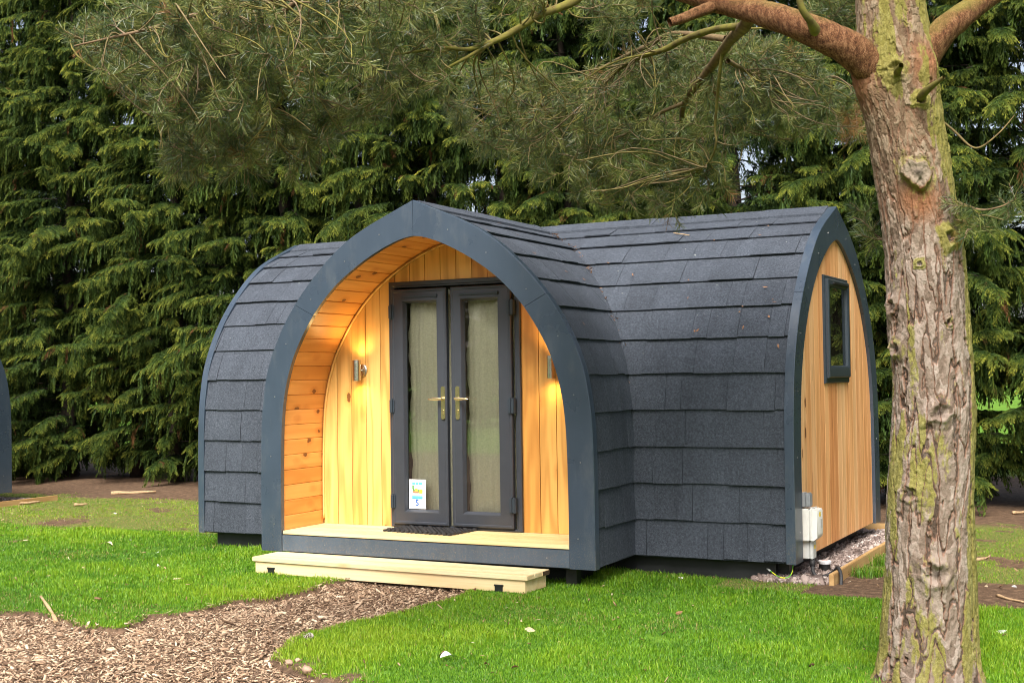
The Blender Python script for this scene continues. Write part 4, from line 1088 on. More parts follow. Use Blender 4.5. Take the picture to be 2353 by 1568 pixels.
# ------------------------------------------------------------------ the row of tall conifers behind the pods
def frond_template(seed):
    """flat feathery spray: unit length along u, half-width along v -> triangles (T,3,2) and tip-ness (T,3)"""
    g = random.Random(seed); T = []; A = []
    def kite(p, d, l, w, a0, a1):
        n = (-d[1], d[0]); m = (p[0]+d[0]*l*.45, p[1]+d[1]*l*.45); t = (p[0]+d[0]*l, p[1]+d[1]*l)
        L = (m[0]+n[0]*w, m[1]+n[1]*w); Rr = (m[0]-n[0]*w, m[1]-n[1]*w)
        T.append((p, Rr, t)); A.append((a0, (a0+a1)/2, a1)); T.append((p, t, L)); A.append((a0, a1, (a0+a1)/2))
    kite((0, 0), (1, 0), .55, .014, 0, .4); kite((.5, 0), (1, 0), .5, .018, .5, 1)
    u = .10; s = 1
    while u < .96:
        l = (.44*(1-u)**.75+.07)*g.uniform(.8, 1.15); a = R(g.uniform(33, 50)); d = (math.cos(a), s*math.sin(a))
        kite((u, 0), d, l, .020+.012*l, u*.55, .55+.45*u)
        k = 1
        for q in range(k):
            f = (.38, .66)[q] if k == 2 else .5
            for sg in (1, -1):
                b = a*1.0+sg*R(g.uniform(28, 44)); dd = (math.cos(b), s*math.sin(b))
                kite((u+d[0]*l*f, d[1]*l*f), dd, l*(.42-.12*q)*g.uniform(.8, 1.1), .016, .3+.4*u, .6+.4*u)
        s = -s; u += g.uniform(.075, .115)
    return np.array(T, float), np.array(A, float)
FRONDS = [frond_template(i) for i in range(4)]

def crown(seed, height):
    g = np.random.default_rng(seed); P = []; Dv = []; Nv = []; Ln = []; Ag = []; tw = MB()
    nb = int(36*height)
    for b in range(nb):
        h = .30+(height-.55)*((b+g.random())/nb); az = b*2.39996+g.normal(0, .6)
        lmax = 1.60*(1-.70*(h/height)**2.2); L = lmax*g.uniform(.55, 1.15)
        lump = float(vnoise(np.array([(az % 6.2832)*1.1+9]), np.array([h*.85]), seed+3)[0])+.5*float(vnoise(np.array([(az % 6.2832)*2.4]), np.array([h*2.1]), seed+5)[0])
        if lump < -.25 and g.random() < .5: continue
        L *= 1+.38*lump
        up = g.uniform(.02, .34); sag = g.uniform(.12, .40)
        o2 = np.array((math.cos(az), math.sin(az))); bend = g.normal(0, .25)
        def pt(t):
            a = az+bend*t; return np.array((math.cos(a)*L*t, math.sin(a)*L*t, h+L*(up*t-sag*t*t)))
        if b % 2 == 0: tw.tube([pt(0), pt(.35), pt(.7)], [.016*(1-h/height*.6), .011, .005], 4, cap=False)
        nf = int(16+36*L)
        for f in range(-6, nf):
            t = .34+.66*((f+g.random())/nf) if f >= 0 else g.uniform(.04, .34); p = pt(t); tang = pt(min(t+.05, 1.05))-pt(t-.02); tang /= np.linalg.norm(tang)
            side = np.cross(tang, (0, 0, 1)); side /= np.linalg.norm(side); sg = 1 if f % 2 else -1
            if f == nf-1: d = tang+side*g.normal(0, .15)+np.array((0, 0, g.uniform(-.2, .2)))
            else: d = tang*g.uniform(.45, .9)+side*sg*g.uniform(.35, .95)+np.array((0, 0, g.uniform(-.38, .16)))
            d /= np.linalg.norm(d); n = np.cross(side if abs(d@side) < .9 else tang, d); n = n+side*g.normal(0, .45)+np.array((0, 0, .4)); n -= d*(n@d); n /= np.linalg.norm(n)
            P.append(p); Dv.append(d); Nv.append(n); Ln.append(g.uniform(.11, .25)*(1.05-.25*t)); Ag.append(np.clip(.15+.75*t+g.normal(0, .12)-.25*(f < 0), 0, 1))  # low values near the trunk put the crown's inner shade into the colour
            if g.random() < .26:        # hanging spray underneath
                d2 = np.array((0, 0, -1.0))+tang*g.uniform(.0, .5)+side*g.normal(0, .3); d2 /= np.linalg.norm(d2); n2 = np.cross(d2, side+tang*g.normal(0, .6)); n2 /= np.linalg.norm(n2)
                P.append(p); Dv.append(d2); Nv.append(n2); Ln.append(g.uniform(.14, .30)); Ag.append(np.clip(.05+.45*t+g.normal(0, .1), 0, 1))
    P, Dv, Nv, Ln, Ag = map(np.array, (P, Dv, Nv, Ln, Ag)); Sv = np.cross(Nv, Dv)
    VV = []; AA = []; RR = []; kind = g.integers(0, len(FRONDS), len(P))
    for k, (T, A) in enumerate(FRONDS):
        q = kind == k; p, d, n, s, l, ag = P[q], Dv[q], Nv[q], Sv[q], Ln[q], Ag[q]
        u = T[None, :, :, 0]; v = T[None, :, :, 1]*g.uniform(.8, 1.1, (len(p), 1, 1)); l_ = l[:, None, None]
        cur = g.uniform(.20, .65, (len(p), 1, 1)); roll = g.uniform(-.1, .5, (len(p), 1, 1)); jit = g.normal(0, .035, (len(p),)+T.shape[:2])
        X = (p[:, None, None, :]+d[:, None, None, :]*(u*l_)[..., None]+s[:, None, None, :]*(v*l_)[..., None]
             + n[:, None, None, :]*((-roll*v*v*1.2+jit*(u > .05))*l_)[..., None])
        X[..., 2] -= cur*l_*(u*u+.7*np.abs(v))
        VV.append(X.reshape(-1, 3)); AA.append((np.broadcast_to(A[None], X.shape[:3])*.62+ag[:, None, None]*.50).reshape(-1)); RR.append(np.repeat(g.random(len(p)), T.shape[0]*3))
    V = np.concatenate(VV); return V, np.concatenate(AA), np.concatenate(RR), tw
def cypress_mat():
    m = Mat('cypress_foliage', .6, .15)
    t = m.attr('tip'); r = m.attr('rnd'); big = m.noise(m.n('NewGeometry').outputs['Position'], .8, 2)
    a = m.ramp(t, [(.25, (.006, .013, .004)), (.50, (.030, .056, .010)), (.76, (.090, .120, .016)), (1.0, (.265, .265, .036))])  # paler new growth at tips; inner foliage darkened to stand for crown shade
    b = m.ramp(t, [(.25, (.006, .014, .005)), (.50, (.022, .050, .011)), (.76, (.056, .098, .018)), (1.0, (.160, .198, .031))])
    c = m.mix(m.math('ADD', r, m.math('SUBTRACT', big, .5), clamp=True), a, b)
    c = m.mix(m.math('GREATER_THAN', r, .988), c, (.11, .055, .02))
    m.leafy(c, .15); return m.m
M_CYP = cypress_mat()
M_CTRUNK = plain('cypress_bark', (.030, .020, .014), .9, var=.4, scale=12, bump=.01)
def conifer_proto(seed, height):
    r = empty('conifer', (0, 0, 0))
    V, A, Rn, tw = crown(seed, height)
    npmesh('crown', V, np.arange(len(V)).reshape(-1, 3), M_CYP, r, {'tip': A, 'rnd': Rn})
    g = random.Random(seed); tw.tube([(g.gauss(0, .03)*k, g.gauss(0, .03)*k, z) for k, z in enumerate(np.linspace(-.1, height*.93, 9))], list(np.linspace(.135, .015, 9)), 9)
    tw.build('trunk', M_CTRUNK, r, smooth=True)
    return r
PROTO = [conifer_proto(100+i, h) for i, h in enumerate((10.6, 10.0, 11.0, 10.3))]
ROW = [(-14.6, 7.4), (-13.4, 7.1), (-12.2, 7.4), (-11.05, 7.0), (-9.9, 7.35), (-8.75, 7.0), (-7.6, 7.3), (-6.45, 6.95), (-5.3, 7.25), (-4.15, 7.0), (-3.0, 7.35), (-1.85, 7.0), (-.7, 7.4), (.45, 7.05), (1.6, 7.4), (2.75, 7.1), (3.95, 7.6), (5.3, 7.3), (6.6, 7.6), (8.3, 6.0), (9.3, 4.0), (9.8, 1.8)]  # trees past the right edge are unseen, added to darken the gable
CLAB = ['conifer at the left end of the row, cut by the picture edge', 'conifer rising directly behind the neighbouring pod at the left', 'dense conifer just right of the neighbouring pod',
        'conifer behind the bare soil left of the long log', 'conifer behind the left half of the long log', 'conifer whose dark trunk shows above the long log', 'conifer halfway between the long log and the pod left end',
        'conifer with low branches sweeping the soil just left of the pod', 'conifer right behind the left end of the pod roof', 'conifer showing between the left roof end and the arch apex',
        'conifer just left of the porch arch apex, behind the left roof wing', 'conifer standing behind the apex of the porch arch', 'conifer behind the dip where the two roof ridges meet', 'conifer behind the start of the right ridge, largely veiled by pine needles', 'conifer behind the middle of the right ridge',
        'conifer behind the right end of the roof ridge', 'conifer behind the right gable, left of the pine trunk', 'sparse conifer with sky gaps just right of the pine trunk', 'conifer at the right edge of the picture', 'unseen conifer added beyond the right edge, mirrored in the gable window', 'unseen conifer added at the right to darken the gable', 'unseen conifer right of the bare strip, added to darken the gable', 'last unseen conifer, added level with the gable']
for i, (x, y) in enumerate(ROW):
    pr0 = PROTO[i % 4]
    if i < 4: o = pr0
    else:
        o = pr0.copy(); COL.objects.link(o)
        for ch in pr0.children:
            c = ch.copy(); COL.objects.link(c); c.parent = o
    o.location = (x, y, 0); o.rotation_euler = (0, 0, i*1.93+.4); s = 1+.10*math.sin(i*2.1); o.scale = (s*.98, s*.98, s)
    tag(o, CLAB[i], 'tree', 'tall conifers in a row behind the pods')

# trees far behind the camera: only mirrored in the door glass
for i in range(11):
    pr0 = PROTO[(i*3) % 4]; o = pr0.copy(); COL.objects.link(o)
    for ch in pr0.children:
        c = ch.copy(); COL.objects.link(c); c.parent = o
    o.location = (-27+4.1*i+math.sin(i*5), -29+2*math.sin(i*2.3), 0); o.rotation_euler = (0, 0, i*2.3); o.scale = (1.5, 1.5, .8+.1*math.sin(i))
    tag(o, 'conifer far behind the camera, mirrored in the door glass', 'tree', 'conifers mirrored in the door glass')

# ------------------------------------------------------------------ the pine in the foreground
pine = empty('pine_tree', (4.33, -2.17, 0)); tag(pine, 'old pine with scaly mossy bark at the right, its needled boughs overhanging the pod', 'tree')
PD = 6.50
# silhouette of the trunk: picture y, left x, right x
TR = [(-330, 1968, 2092), (-160, 1966, 2103), (0, 1967, 2120), (110, 1970, 2138), (197, 1979, 2151), (328, 1997, 2172), (459, 2018, 2193), (572, 2034, 2212), (671, 2039, 2220), (769, 2042, 2226), (867, 2052, 2235), (953, 2051, 2239),
      (1029, 2046, 2236), (1115, 2041, 2234), (1201, 2037, 2234), (1338, 2034, 2240), (1441, 2026, 2243), (1500, 2024, 2244), (1560, 2020, 2244), (1640, 2012, 2246)]
tz = []; tc = []; trr = []
for (y, xl, xr) in TR:
    a, b = at(xl, y, PD), at(xr, y, PD); tz.append((a[2]+b[2])/2); tc.append((a+b)/2); trr.append(np.linalg.norm(b-a)/2*.985)
tz = np.array(tz)[::-1]; tc = np.array(tc)[::-1]; trr = np.array(trr)[::-1]
tz = np.r_[tz[0]-.25, tz, 7.5]; tc = np.vstack([tc[0], tc, tc[-1]+np.array((-.25, .3, 0))]); trr = np.r_[trr[0]*1.25, trr, .09]
NT, NH = 420, 1300
zz = np.concatenate([np.linspace(-.12, 3.75, NH-60), np.linspace(3.78, 7.4, 60)])
def sm(v): 
    f = np.interp(zz, tz, v); K = np.ones(41)/41; return np.convolve(np.r_[np.full(20, f[0]), f, np.full(20, f[-1])], K, 'valid')
cxz, cyz, rz_ = sm(tc[:, 0]), sm(tc[:, 1]), sm(trr)
th = np.linspace(0, 2*math.pi, NT, endpoint=False)
TH, ZZ = np.meshgrid(th, zz, indexing='ij')
front = math.atan2(CAM[1]-tc[5][1], CAM[0]-tc[5][0])       # the side the camera sees
DT = (TH-front+math.pi) % (2*math.pi)-math.pi              # angle from the visible side; positive to the right
uu = TH/(2*math.pi)                                        # 0..1 around
up_ = sstep(1.9, 2.9, ZZ)                                  # bark turns thin and flaky with height
def bark():
    wx = .42*fbm(uu*12, ZZ*3.2, 51, 4, 12)+.16*fbm(uu*70, ZZ*22, 53, 3, 70); wy = .6*fbm(uu*10, ZZ*2.1, 55, 3, 10)+.12*fbm(uu*64, ZZ*20, 58, 3, 64)
    f1, f2, rv = worley(uu*16+wx*1.3, ZZ*2.2+wy+.6*vnoise(uu*34, ZZ*2, 57, 34), 61, 16)
    edge = f2-f1; fis = sstep(.17, .015, edge)
    g1, g2, rv2 = worley(uu*52+wx*4, ZZ*17+wy*3, 62, 52); flake = sstep(.10, .01, g2-g1)*sstep(-.1, .35, vnoise(uu*30, ZZ*6, 63, 30))
    h1, h2, rv3 = worley(uu*120+wx*7, ZZ*46+wy*6, 68, 120)
    fine = fbm(uu*160, ZZ*42, 66, 3, 160)
    h = -.015*fis*(1-.75*up_)*(.45+.55*sstep(-.3, .4, vnoise(uu*9, ZZ*1.5, 70, 9)))-.0035*flake*(.6+1.0*up_)+.005*(rv-.5)*(1-.4*up_)+.0045*(rv2-.5)*(.5+up_)+.0030*(rv3-.5)+.0030*fine+.012*wx
    return h, fis*(1-.65*up_), flake, rv, rv2
bh, fis, flake, rv, rv2 = bark()
R0 = np.broadcast_to(rz_[None, :], TH.shape)
knotdark = np.zeros(TH.shape); knotpale = np.zeros(TH.shape); knotmoss = np.zeros(TH.shape); rust = np.zeros(TH.shape)
def knot(px, py, r, bulge, hole, pale=0., moss=0., ring=1.0, squash=1.0):
    """collar of bark round a lost branch, at picture position px, py"""
    global bh, knotdark, knotpale, knotmoss
    zc = at(px, py, PD-.2)[2]; i = int(np.argmin(abs(zz-zc))); c = np.array((cxz[i], cyz[i])); 
    v = at(px, py, 1.0)-CAM; v2 = v[:2]/np.linalg.norm(v[:2]); e = c-CAM[:2]; lat = e[0]*v2[1]-e[1]*v2[0]      # lateral miss of the axis
    dt = math.asin(max(-.97, min(.97, -lat/rz_[i])))
    X = ((DT-dt+math.pi) % (2*math.pi)-math.pi)*rz_[i]; Y = (ZZ-zc)*squash
    wob = 1+.25*vnoise(np.arctan2(Y, X)*2, Y*0+px, 71); d = np.hypot(X, Y)*wob/r
    bulge *= .6; hole *= .45
    bh = bh+bulge*np.exp(-((d-.85)/.38)**2)*(pale == 0)+bulge*1.5*pale*sstep(1.05, .8, d)+bulge*.35*np.exp(-(d/1.7)**2)-hole*(pale == 0)*np.exp(-(d/.42)**2)+ring*.004*np.cos(d*9)*np.exp(-(d/1.6)**2)
    knotdark = np.maximum(knotdark, .75*(hole > .004)*np.exp(-(d/.30)**2)); knotpale = np.maximum(knotpale, pale*sstep(.80, .62, d)); knotmoss = np.maximum(knotmoss, moss*np.exp(-((d-1.0)/.6)**2))
knot(2108, 398, .075, .040, .010, pale=1.0, moss=.5); knot(2060, 155, .045, .020, .030, moss=.5); knot(2112, 228, .035, .018, .020, moss=.9)
knot(2180, 545, .050, .030, .012, moss=1.0); knot(2158, 947, .060, .028, .025, moss=.3); knot(2152, 1318, .075, .030, .030, moss=.3); knot(2052, 700, .045, .025, .008); knot(2060, 800, .045, .022, .016, moss=.5)
knot(2112, 605, .022, .010, .012, moss=.8); knot(2178, 738, .022, .012, .014, moss=.4); knot(2092, 1135, .05, .018, .02)
def swell(px, py, r, h):
    zc = at(px, py, PD-.15)[2]; i = int(np.argmin(abs(zz-zc))); c = np.array((cxz[i], cyz[i])); v = at(px, py, 1.0)-CAM; v2 = v[:2]/np.linalg.norm(v[:2]); q = c-CAM[:2]; lat = q[0]*v2[1]-q[1]*v2[0]
    dt = math.asin(max(-.97, min(.97, -lat/rz_[i]))); X = ((DT-dt+math.pi) % (2*math.pi)-math.pi)*rz_[i]
    e_ = np.exp(-(np.hypot(X, (ZZ-zc)*.7)/r)**2); return h*e_, e_
s1, e1 = swell(1986, 165, .11, .055); s2, e2 = swell(2126, 150, .085, .040); bh = bh+s1+s2
rust = np.maximum(.9*np.maximum(e1, e2), 0)+np.exp(-(((DT-.05)*R0/.11)**2+((ZZ-at(2108, 470, PD)[2])/.10)**2))
flare = .10*np.exp(-np.maximum(ZZ-.0, 0)/.10)*(.35+.65*np.maximum(0, np.cos(5*TH+.8))**1.5)
RR_ = R0+bh+flare*.8
X = cxz[None, :]+RR_*np.cos(TH); Y = cyz[None, :]+RR_*np.sin(TH)
moss = sstep(.05, .50, .80*sstep(.80, 1.30, DT)+.60*fbm(uu*17, ZZ*2.6, 81, 5, 17)+.30*(rv-.5)+.55*sstep(1.35, .3, ZZ)*vnoise(uu*21, ZZ*1.1, 84, 21)+.40*sstep(2.35, 2.9, ZZ)*(.5+fbm(uu*8, ZZ*2.5, 86, 2, 8))+.10*sstep(-.75, -1.2, DT)*sstep(1.6, .5, ZZ)+.05*sstep(1.6, .6, ZZ)+.02)
moss = np.clip(np.maximum(moss*(1-.75*fis)*(.55+.45*(1-flake)), knotmoss), 0, 1)*(1-knotpale)
idx = np.arange(NT*NH).reshape(NT, NH); jn = np.roll(idx, -1, 0)
F = np.stack([idx[:, :-1], jn[:, :-1], jn[:, 1:], idx[:, 1:]], -1).reshape(-1, 4)
pv = np.array(pine.location)
def bark_mat(name, limb=False):
    m = Mat(name, .9, .2); pos = m.obj()
    n = m.noise(m.mapping(pos, (50, 50, 22)), 1.0, 4, .65); n2 = m.noise(pos, 190, 3, .7)
    if not limb:
        fi, mo, fl, r1, r2, up = (m.attr(k) for k in ('fissure', 'moss', 'flake', 'plate', 'plate2', 'high'))
        plate = m.ramp(m.math('ADD', m.math('MULTIPLY', r2, .55), m.math('MULTIPLY', n, .55)), [(.2, (.108, .076, .056)), (.45, (.170, .127, .100)), (.65, (.216, .168, .137)), (.85, (.285, .232, .198))])
        rusty = m.ramp(m.math('ADD', m.math('MULTIPLY', r2, .6), m.math('MULTIPLY', n, .5)), [(.2, (.080, .045, .026)), (.5, (.150, .102, .062)), (.75, (.205, .152, .100)), (.95, (.265, .205, .145))])
        c = m.mix(up, plate, rusty)
        crack = m.ramp(fi, [(.12, 0.0), (.45, .75), (.75, 1.0)])
        c = m.mix(m.math('MULTIPLY', crack, .74), c, m.mix(m.ramp(fi, [(.55, 0.0), (.9, 1.0)]), (.185, .088, .052), (.030, .017, .011)))
        c = m.mix(m.math('MULTIPLY', fl, .40), c, m.mix(1.0, c, (.55, .40, .32), 'MULTIPLY'))
        c = m.mix(m.attr('rust'), c, m.mix(n, (.105, .042, .02), (.30, .135, .062)))
        mc = m.ramp(m.math('ADD', m.math('MULTIPLY', n, .5), m.math('MULTIPLY', n2, .5)), [(.3, (.080, .072, .014)), (.5, (.165, .150, .030)), (.7, (.27, .255, .085))])
        mk = m.ramp(m.math('ADD', mo, m.math('MULTIPLY', m.math('SUBTRACT', n, .5), 1.5), clamp=True), [(.34, 0.0), (.62, .85)])
        c = m.mix(mk, c, mc)
        c = m.mix(m.attr('pale'), c, m.mix(n, (.14, .105, .075), (.32, .26, .20)))
        c = m.mix(m.attr('dark'), c, (.012, .009, .007))
    else:
        lv = m.n('TexVoronoi'); lv.feature = 'DISTANCE_TO_EDGE'; m.link(m.mapping(pos, (20, 20, 34)), lv, 'Vector')
        e = m.ramp(lv.outputs['Distance'], [(.0, 0.0), (.16, 1.0)])
        c = m.ramp(n, [(.32, (.075, .030, .014)), (.48, (.175, .080, .036)), (.66, (.29, .155, .080))])
        c = m.mix(e, m.mix(1.0, c, (.30, .22, .17), 'MULTIPLY'), c)
        nz = m.n('SeparateXYZ', Vector=m.n('NewGeometry').outputs['Normal']).outputs[2]
        mo = m.ramp(m.math('ADD', m.math('MULTIPLY', nz, .40), m.noise(pos, 4.5, 4)), [(.55, 0.0), (.85, .85)])
        c = m.mix(m.math('MULTIPLY', mo, m.attr('mossy')), c, m.ramp(n2, [(.3, (.10, .095, .015)), (.7, (.24, .22, .05))]))
        n2 = m.math('ADD', n2, e)
    m.color(c); m.bump(m.math('ADD', n, m.math('MULTIPLY', n2, .6)), .7, .008); return m.m
M_BARK = bark_mat('pine_bark'); M_LIMB = bark_mat('orange_limb_bark', True)
M_BOUGH = Mat('bough_bark', .9, .2); _n = M_BOUGH.noise(M_BOUGH.obj(), 22, 4); M_BOUGH.color(M_BOUGH.mix(M_BOUGH.math('MULTIPLY', M_BOUGH.attr('mossy'), M_BOUGH.ramp(_n, [(.3, .55), (.6, 1.0)])), M_BOUGH.ramp(_n, [(.3, (.095, .058, .036)), (.7, (.22, .145, .092))]), M_BOUGH.ramp(_n, [(.3, (.075, .070, .012)), (.7, (.165, .150, .032))]))); M_BOUGH.bump(_n, .6, .006); M_BOUGH = M_BOUGH.m
npmesh('trunk', np.stack([X, Y, ZZ], -1).reshape(-1, 3)-pv, F, M_BARK, pine, {'fissure': fis.ravel(), 'moss': moss.ravel(), 'flake': flake.ravel(), 'plate': rv.ravel(), 'plate2': rv2.ravel(), 'high': up_.ravel(),
       'pale': knotpale.ravel(), 'dark': knotdark.ravel(), 'rust': np.clip(rust*1.2-.1, 0, .9).ravel()}, smooth=True)

def limb(name, pts, rads, mossy=.6, n=40, rough=.06, sides=28, mat=None, seed=0):
    C_ = [Vector(p) for p in pts]; path = bez(C_, 12); k = len(path); t = np.linspace(0, 1, k); r = np.interp(t, np.linspace(0, 1, len(rads)), rads)
    T_ = [(path[min(i+1, k-1)]-path[max(i-1, 0)]).normalized() for i in range(k)]
    a = T_[0].orthogonal().normalized(); VS = []; ln_ = 0
    for i in range(k):
        if i: ln_ += (path[i]-path[i-1]).length
        a = (a-T_[i]*a.dot(T_[i])).normalized(); c = T_[i].cross(a); j = np.arange(sides); th_ = 2*math.pi*j/sides
        rr = r[i]*(1+rough*fbm(j/sides*7, np.full(sides, ln_*9+seed), 91+seed, 3, 7)+rough*.7*vnoise(j/sides*14, np.full(sides, ln_*26), 95+seed, 14))
        for q in range(sides): VS.append(path[i]+(a*math.cos(th_[q])+c*math.sin(th_[q]))*float(rr[q]))
    V = np.array([tuple(v) for v in VS]); I_ = np.arange(k*sides).reshape(k, sides); J_ = np.roll(I_, -1, 1)
    F_ = np.stack([I_[:-1], J_[:-1], J_[1:], I_[1:]], -1).reshape(-1, 4)
    mb_ = npmesh(name, V-pv, F_, mat or M_LIMB, pine, {'mossy': np.full(len(V), mossy)}, smooth=True)
    return mb_, [np.array(p) for p in path], r
NODES = []       # (point, radius) of wood that twigs can start from
def use(path, r, frac0=.15):
    k = len(path)
    for i in range(int(k*frac0), k): NODES.append((path[i], float(r[i])))
def A_(L): return [at(p[0], p[1], p[2]*6.5/6.76) for p in L]
# main limb: leaves the trunk to the left, arches over and out of the picture
_, pa, ra = limb('limb', A_([(2040, 200, 6.76), (1985, 140, 6.68), (1935, 103, 6.66), (1837, 60, 6.72), (1735, 26, 6.9), (1630, -2, 7.1), (1520, -34, 7.3), (1380, -70, 7.45), (1200, -110, 7.5), (1000, -130, 7.4), (800, -120, 7.2)]), [.090, .092, .084, .072, .066, .062, .056, .048, .040, .030, .020], .45, seed=1)
use(pa, ra, .5)
_, pb, rb_ = limb('limb', A_([(2095, 190, 6.75), (2140, 105, 6.70), (2195, 50, 6.72), (2260, 0, 6.8), (2370, -70, 6.9), (2500, -150, 7.0)]), [.085, .076, .066, .056, .045, .03], .8, seed=2)
# snapped stub on the main limb, small snags
limb('branch_stub', A_([(1640, 15, 7.05), (1600, 30, 6.98), (1570, 42, 6.93), (1538, 52, 6.90)]), [.034, .030, .027, .022], .1, sides=14, seed=3)
limb('branch_stub', A_([(1875, 75, 6.64), (1862, 50, 6.56), (1842, 20, 6.52), (1830, -25, 6.5)]), [.034, .020, .017, .015], 1.0, sides=12, seed=4, mat=M_BOUGH)
limb('branch_stub', A_([(2058, 175, 6.62), (2064, 160, 6.50), (2070, 150, 6.44)]), [.022, .016, .012], 1.0, sides=10, seed=5, mat=M_BOUGH)
limb('branch_stub', A_([(2110, 232, 6.62), (2124, 212, 6.50), (2146, 194, 6.42), (2168, 178, 6.36)]), [.026, .020, .013, .009], 1.0, sides=12, seed=6, mat=M_BOUGH)
# boughs traced from the picture, each at its own distance
BOUGHS = [
 ([(1735, 22, 6.95), (1708, 62, 7.2), (1681, 88, 7.5), (1645, 138, 7.9), (1599, 197, 8.3), (1573, 236, 8.6), (1563, 289, 8.9), (1557, 345, 9.1), (1570, 398, 9.2)], [.040, .036, .033, .028, .023, .018, .013, .009, .005], .35),
 ([(1706, 60, 7.2), (1636, 69, 7.5), (1570, 92, 7.8), (1524, 115, 8.0), (1471, 131, 8.2), (1419, 161, 8.5), (1363, 217, 8.8), (1317, 249, 9.0), (1258, 289, 9.2)], [.020, .020, .019, .018, .017, .014, .011, .008, .004], 1.0),
 ([(1668, 90, 7.7), (1583, 79, 8.1), (1537, 80, 8.4), (1488, 105, 8.7), (1438, 128, 9.0), (1393, 151, 9.3), (1340, 177, 9.5), (1291, 187, 9.7), (1225, 203, 9.9)], [.020, .017, .016, .016, .014, .012, .009, .006, .003], .3),
 ([(1660, 108, 7.7), (1652, 177, 7.8), (1647, 230, 7.9), (1642, 295, 8.0), (1645, 328, 8.0), (1629, 371, 8.1), (1583, 407, 8.2)], [.011, .010, .009, .008, .007, .005, .003], .9),
 ([(1672, 140, 7.9), (1714, 164, 8.2), (1753, 184, 8.5), (1816, 197, 8.8), (1865, 190, 9.0), (1911, 177, 9.1), (1960, 200, 9.2)], [.014, .012, .011, .010, .008, .006, .004], .3),
 ([(1573, 236, 8.6), (1520, 258, 8.7), (1470, 290, 8.8), (1400, 330, 9.0), (1340, 380, 9.1)], [.014, .012, .010, .007, .004], .3),
 ([(1640, 200, 8.3), (1660, 260, 8.5), (1720, 300, 8.8), (1800, 320, 9.0), (1850, 310, 9.1)], [.012, .010, .008, .006, .003], .3),
 ([(1390, -68, 7.45), (1323, 0, 7.5), (1238, 36, 7.5), (1190, 66, 7.5), (1142, 92, 7.5), (1077, 113, 7.45), (1020, 110, 7.4), (960, 118, 7.3), (900, 128, 7.2)], [.026, .025, .022, .020, .017, .012, .009, .007, .004], 1.0),
 ([(1142, 92, 7.5), (1080, 128, 7.45), (1020, 160, 7.4), (960, 190, 7.4), (880, 190, 7.3)], [.013, .010, .008, .006, .003], 1.0),
 ([(1120, -115, 7.45), (960, -20, 7.1), (870, 8, 7.0), (800, 20, 6.9), (735, 36, 6.8), (656, 62, 6.75), (632, 92, 6.75), (620, 120, 6.8), (600, 150, 6.85)], [.030, .028, .026, .023, .020, .016, .012, .008, .004], .6),
 ([(870, 8, 7.0), (790, 10, 6.95), (765, 26, 6.9), (720, 66, 6.9), (703, 95, 6.9), (696, 144, 6.9), (670, 197, 6.95), (637, 243, 7.0), (600, 300, 7.0), (560, 340, 7.0)], [.020, .018, .018, .017, .016, .013, .011, .009, .006, .003], 1.0),
 ([(696, 144, 6.9), (640, 180, 6.95), (568, 226, 7.1), (531, 249, 7.2), (486, 285, 7.3), (430, 315, 7.4)], [.012, .012, .010, .009, .006, .003], .4),
 ([(960, -20, 7.1), (820, -30, 6.8), (700, -10, 6.6), (560, 10, 6.4), (430, 40, 6.3), (330, 70, 6.2), (250, 88, 6.1), (170, 106, 6.1)], [.022, .020, .018, .015, .011, .008, .006, .003], .1),
 ([(700, -10, 6.6), (600, 60, 6.7), (500, 110, 6.7), (420, 150, 6.7), (330, 170, 6.7), (262, 205, 6.7)], [.014, .012, .010, .008, .005, .003], .1),
 ([(600, 60, 6.7), (540, 140, 6.9), (470, 200, 7.0), (400, 240, 7.1), (360, 275, 7.1)], [.011, .010, .008, .005, .003], .2),
 ([(720, 66, 6.9), (790, 140, 7.2), (830, 200, 7.4), (800, 260, 7.5), (740, 310, 7.6)], [.010, .009, .007, .005, .003], .8),
 ([(2185, 458, 6.72), (2215, 470, 6.6), (2255, 482, 6.55), (2300, 474, 6.5), (2335, 455, 6.5)], [.007, .006, .005, .004, .002], .1),
 ([(2050, 560, 6.9), (2018, 545, 7.1), (1998, 525, 7.2), (1982, 500, 7.3)], [.008, .006, .005, .003], .1),
 ([(2130, 250, 6.9), (2190, 300, 6.9), (2240, 340, 6.85), (2290, 310, 6.8), (2330, 265, 6.8)], [.007, .006, .005, .004, .002], .5),
]
for bi, (L, rr, mo) in enumerate(BOUGHS):
    _, p_, r_b = limb('bough', A_(L), rr, mo, sides=9, rough=.12, seed=10+bi, mat=M_BOUGH); use(p_, r_b, .1)

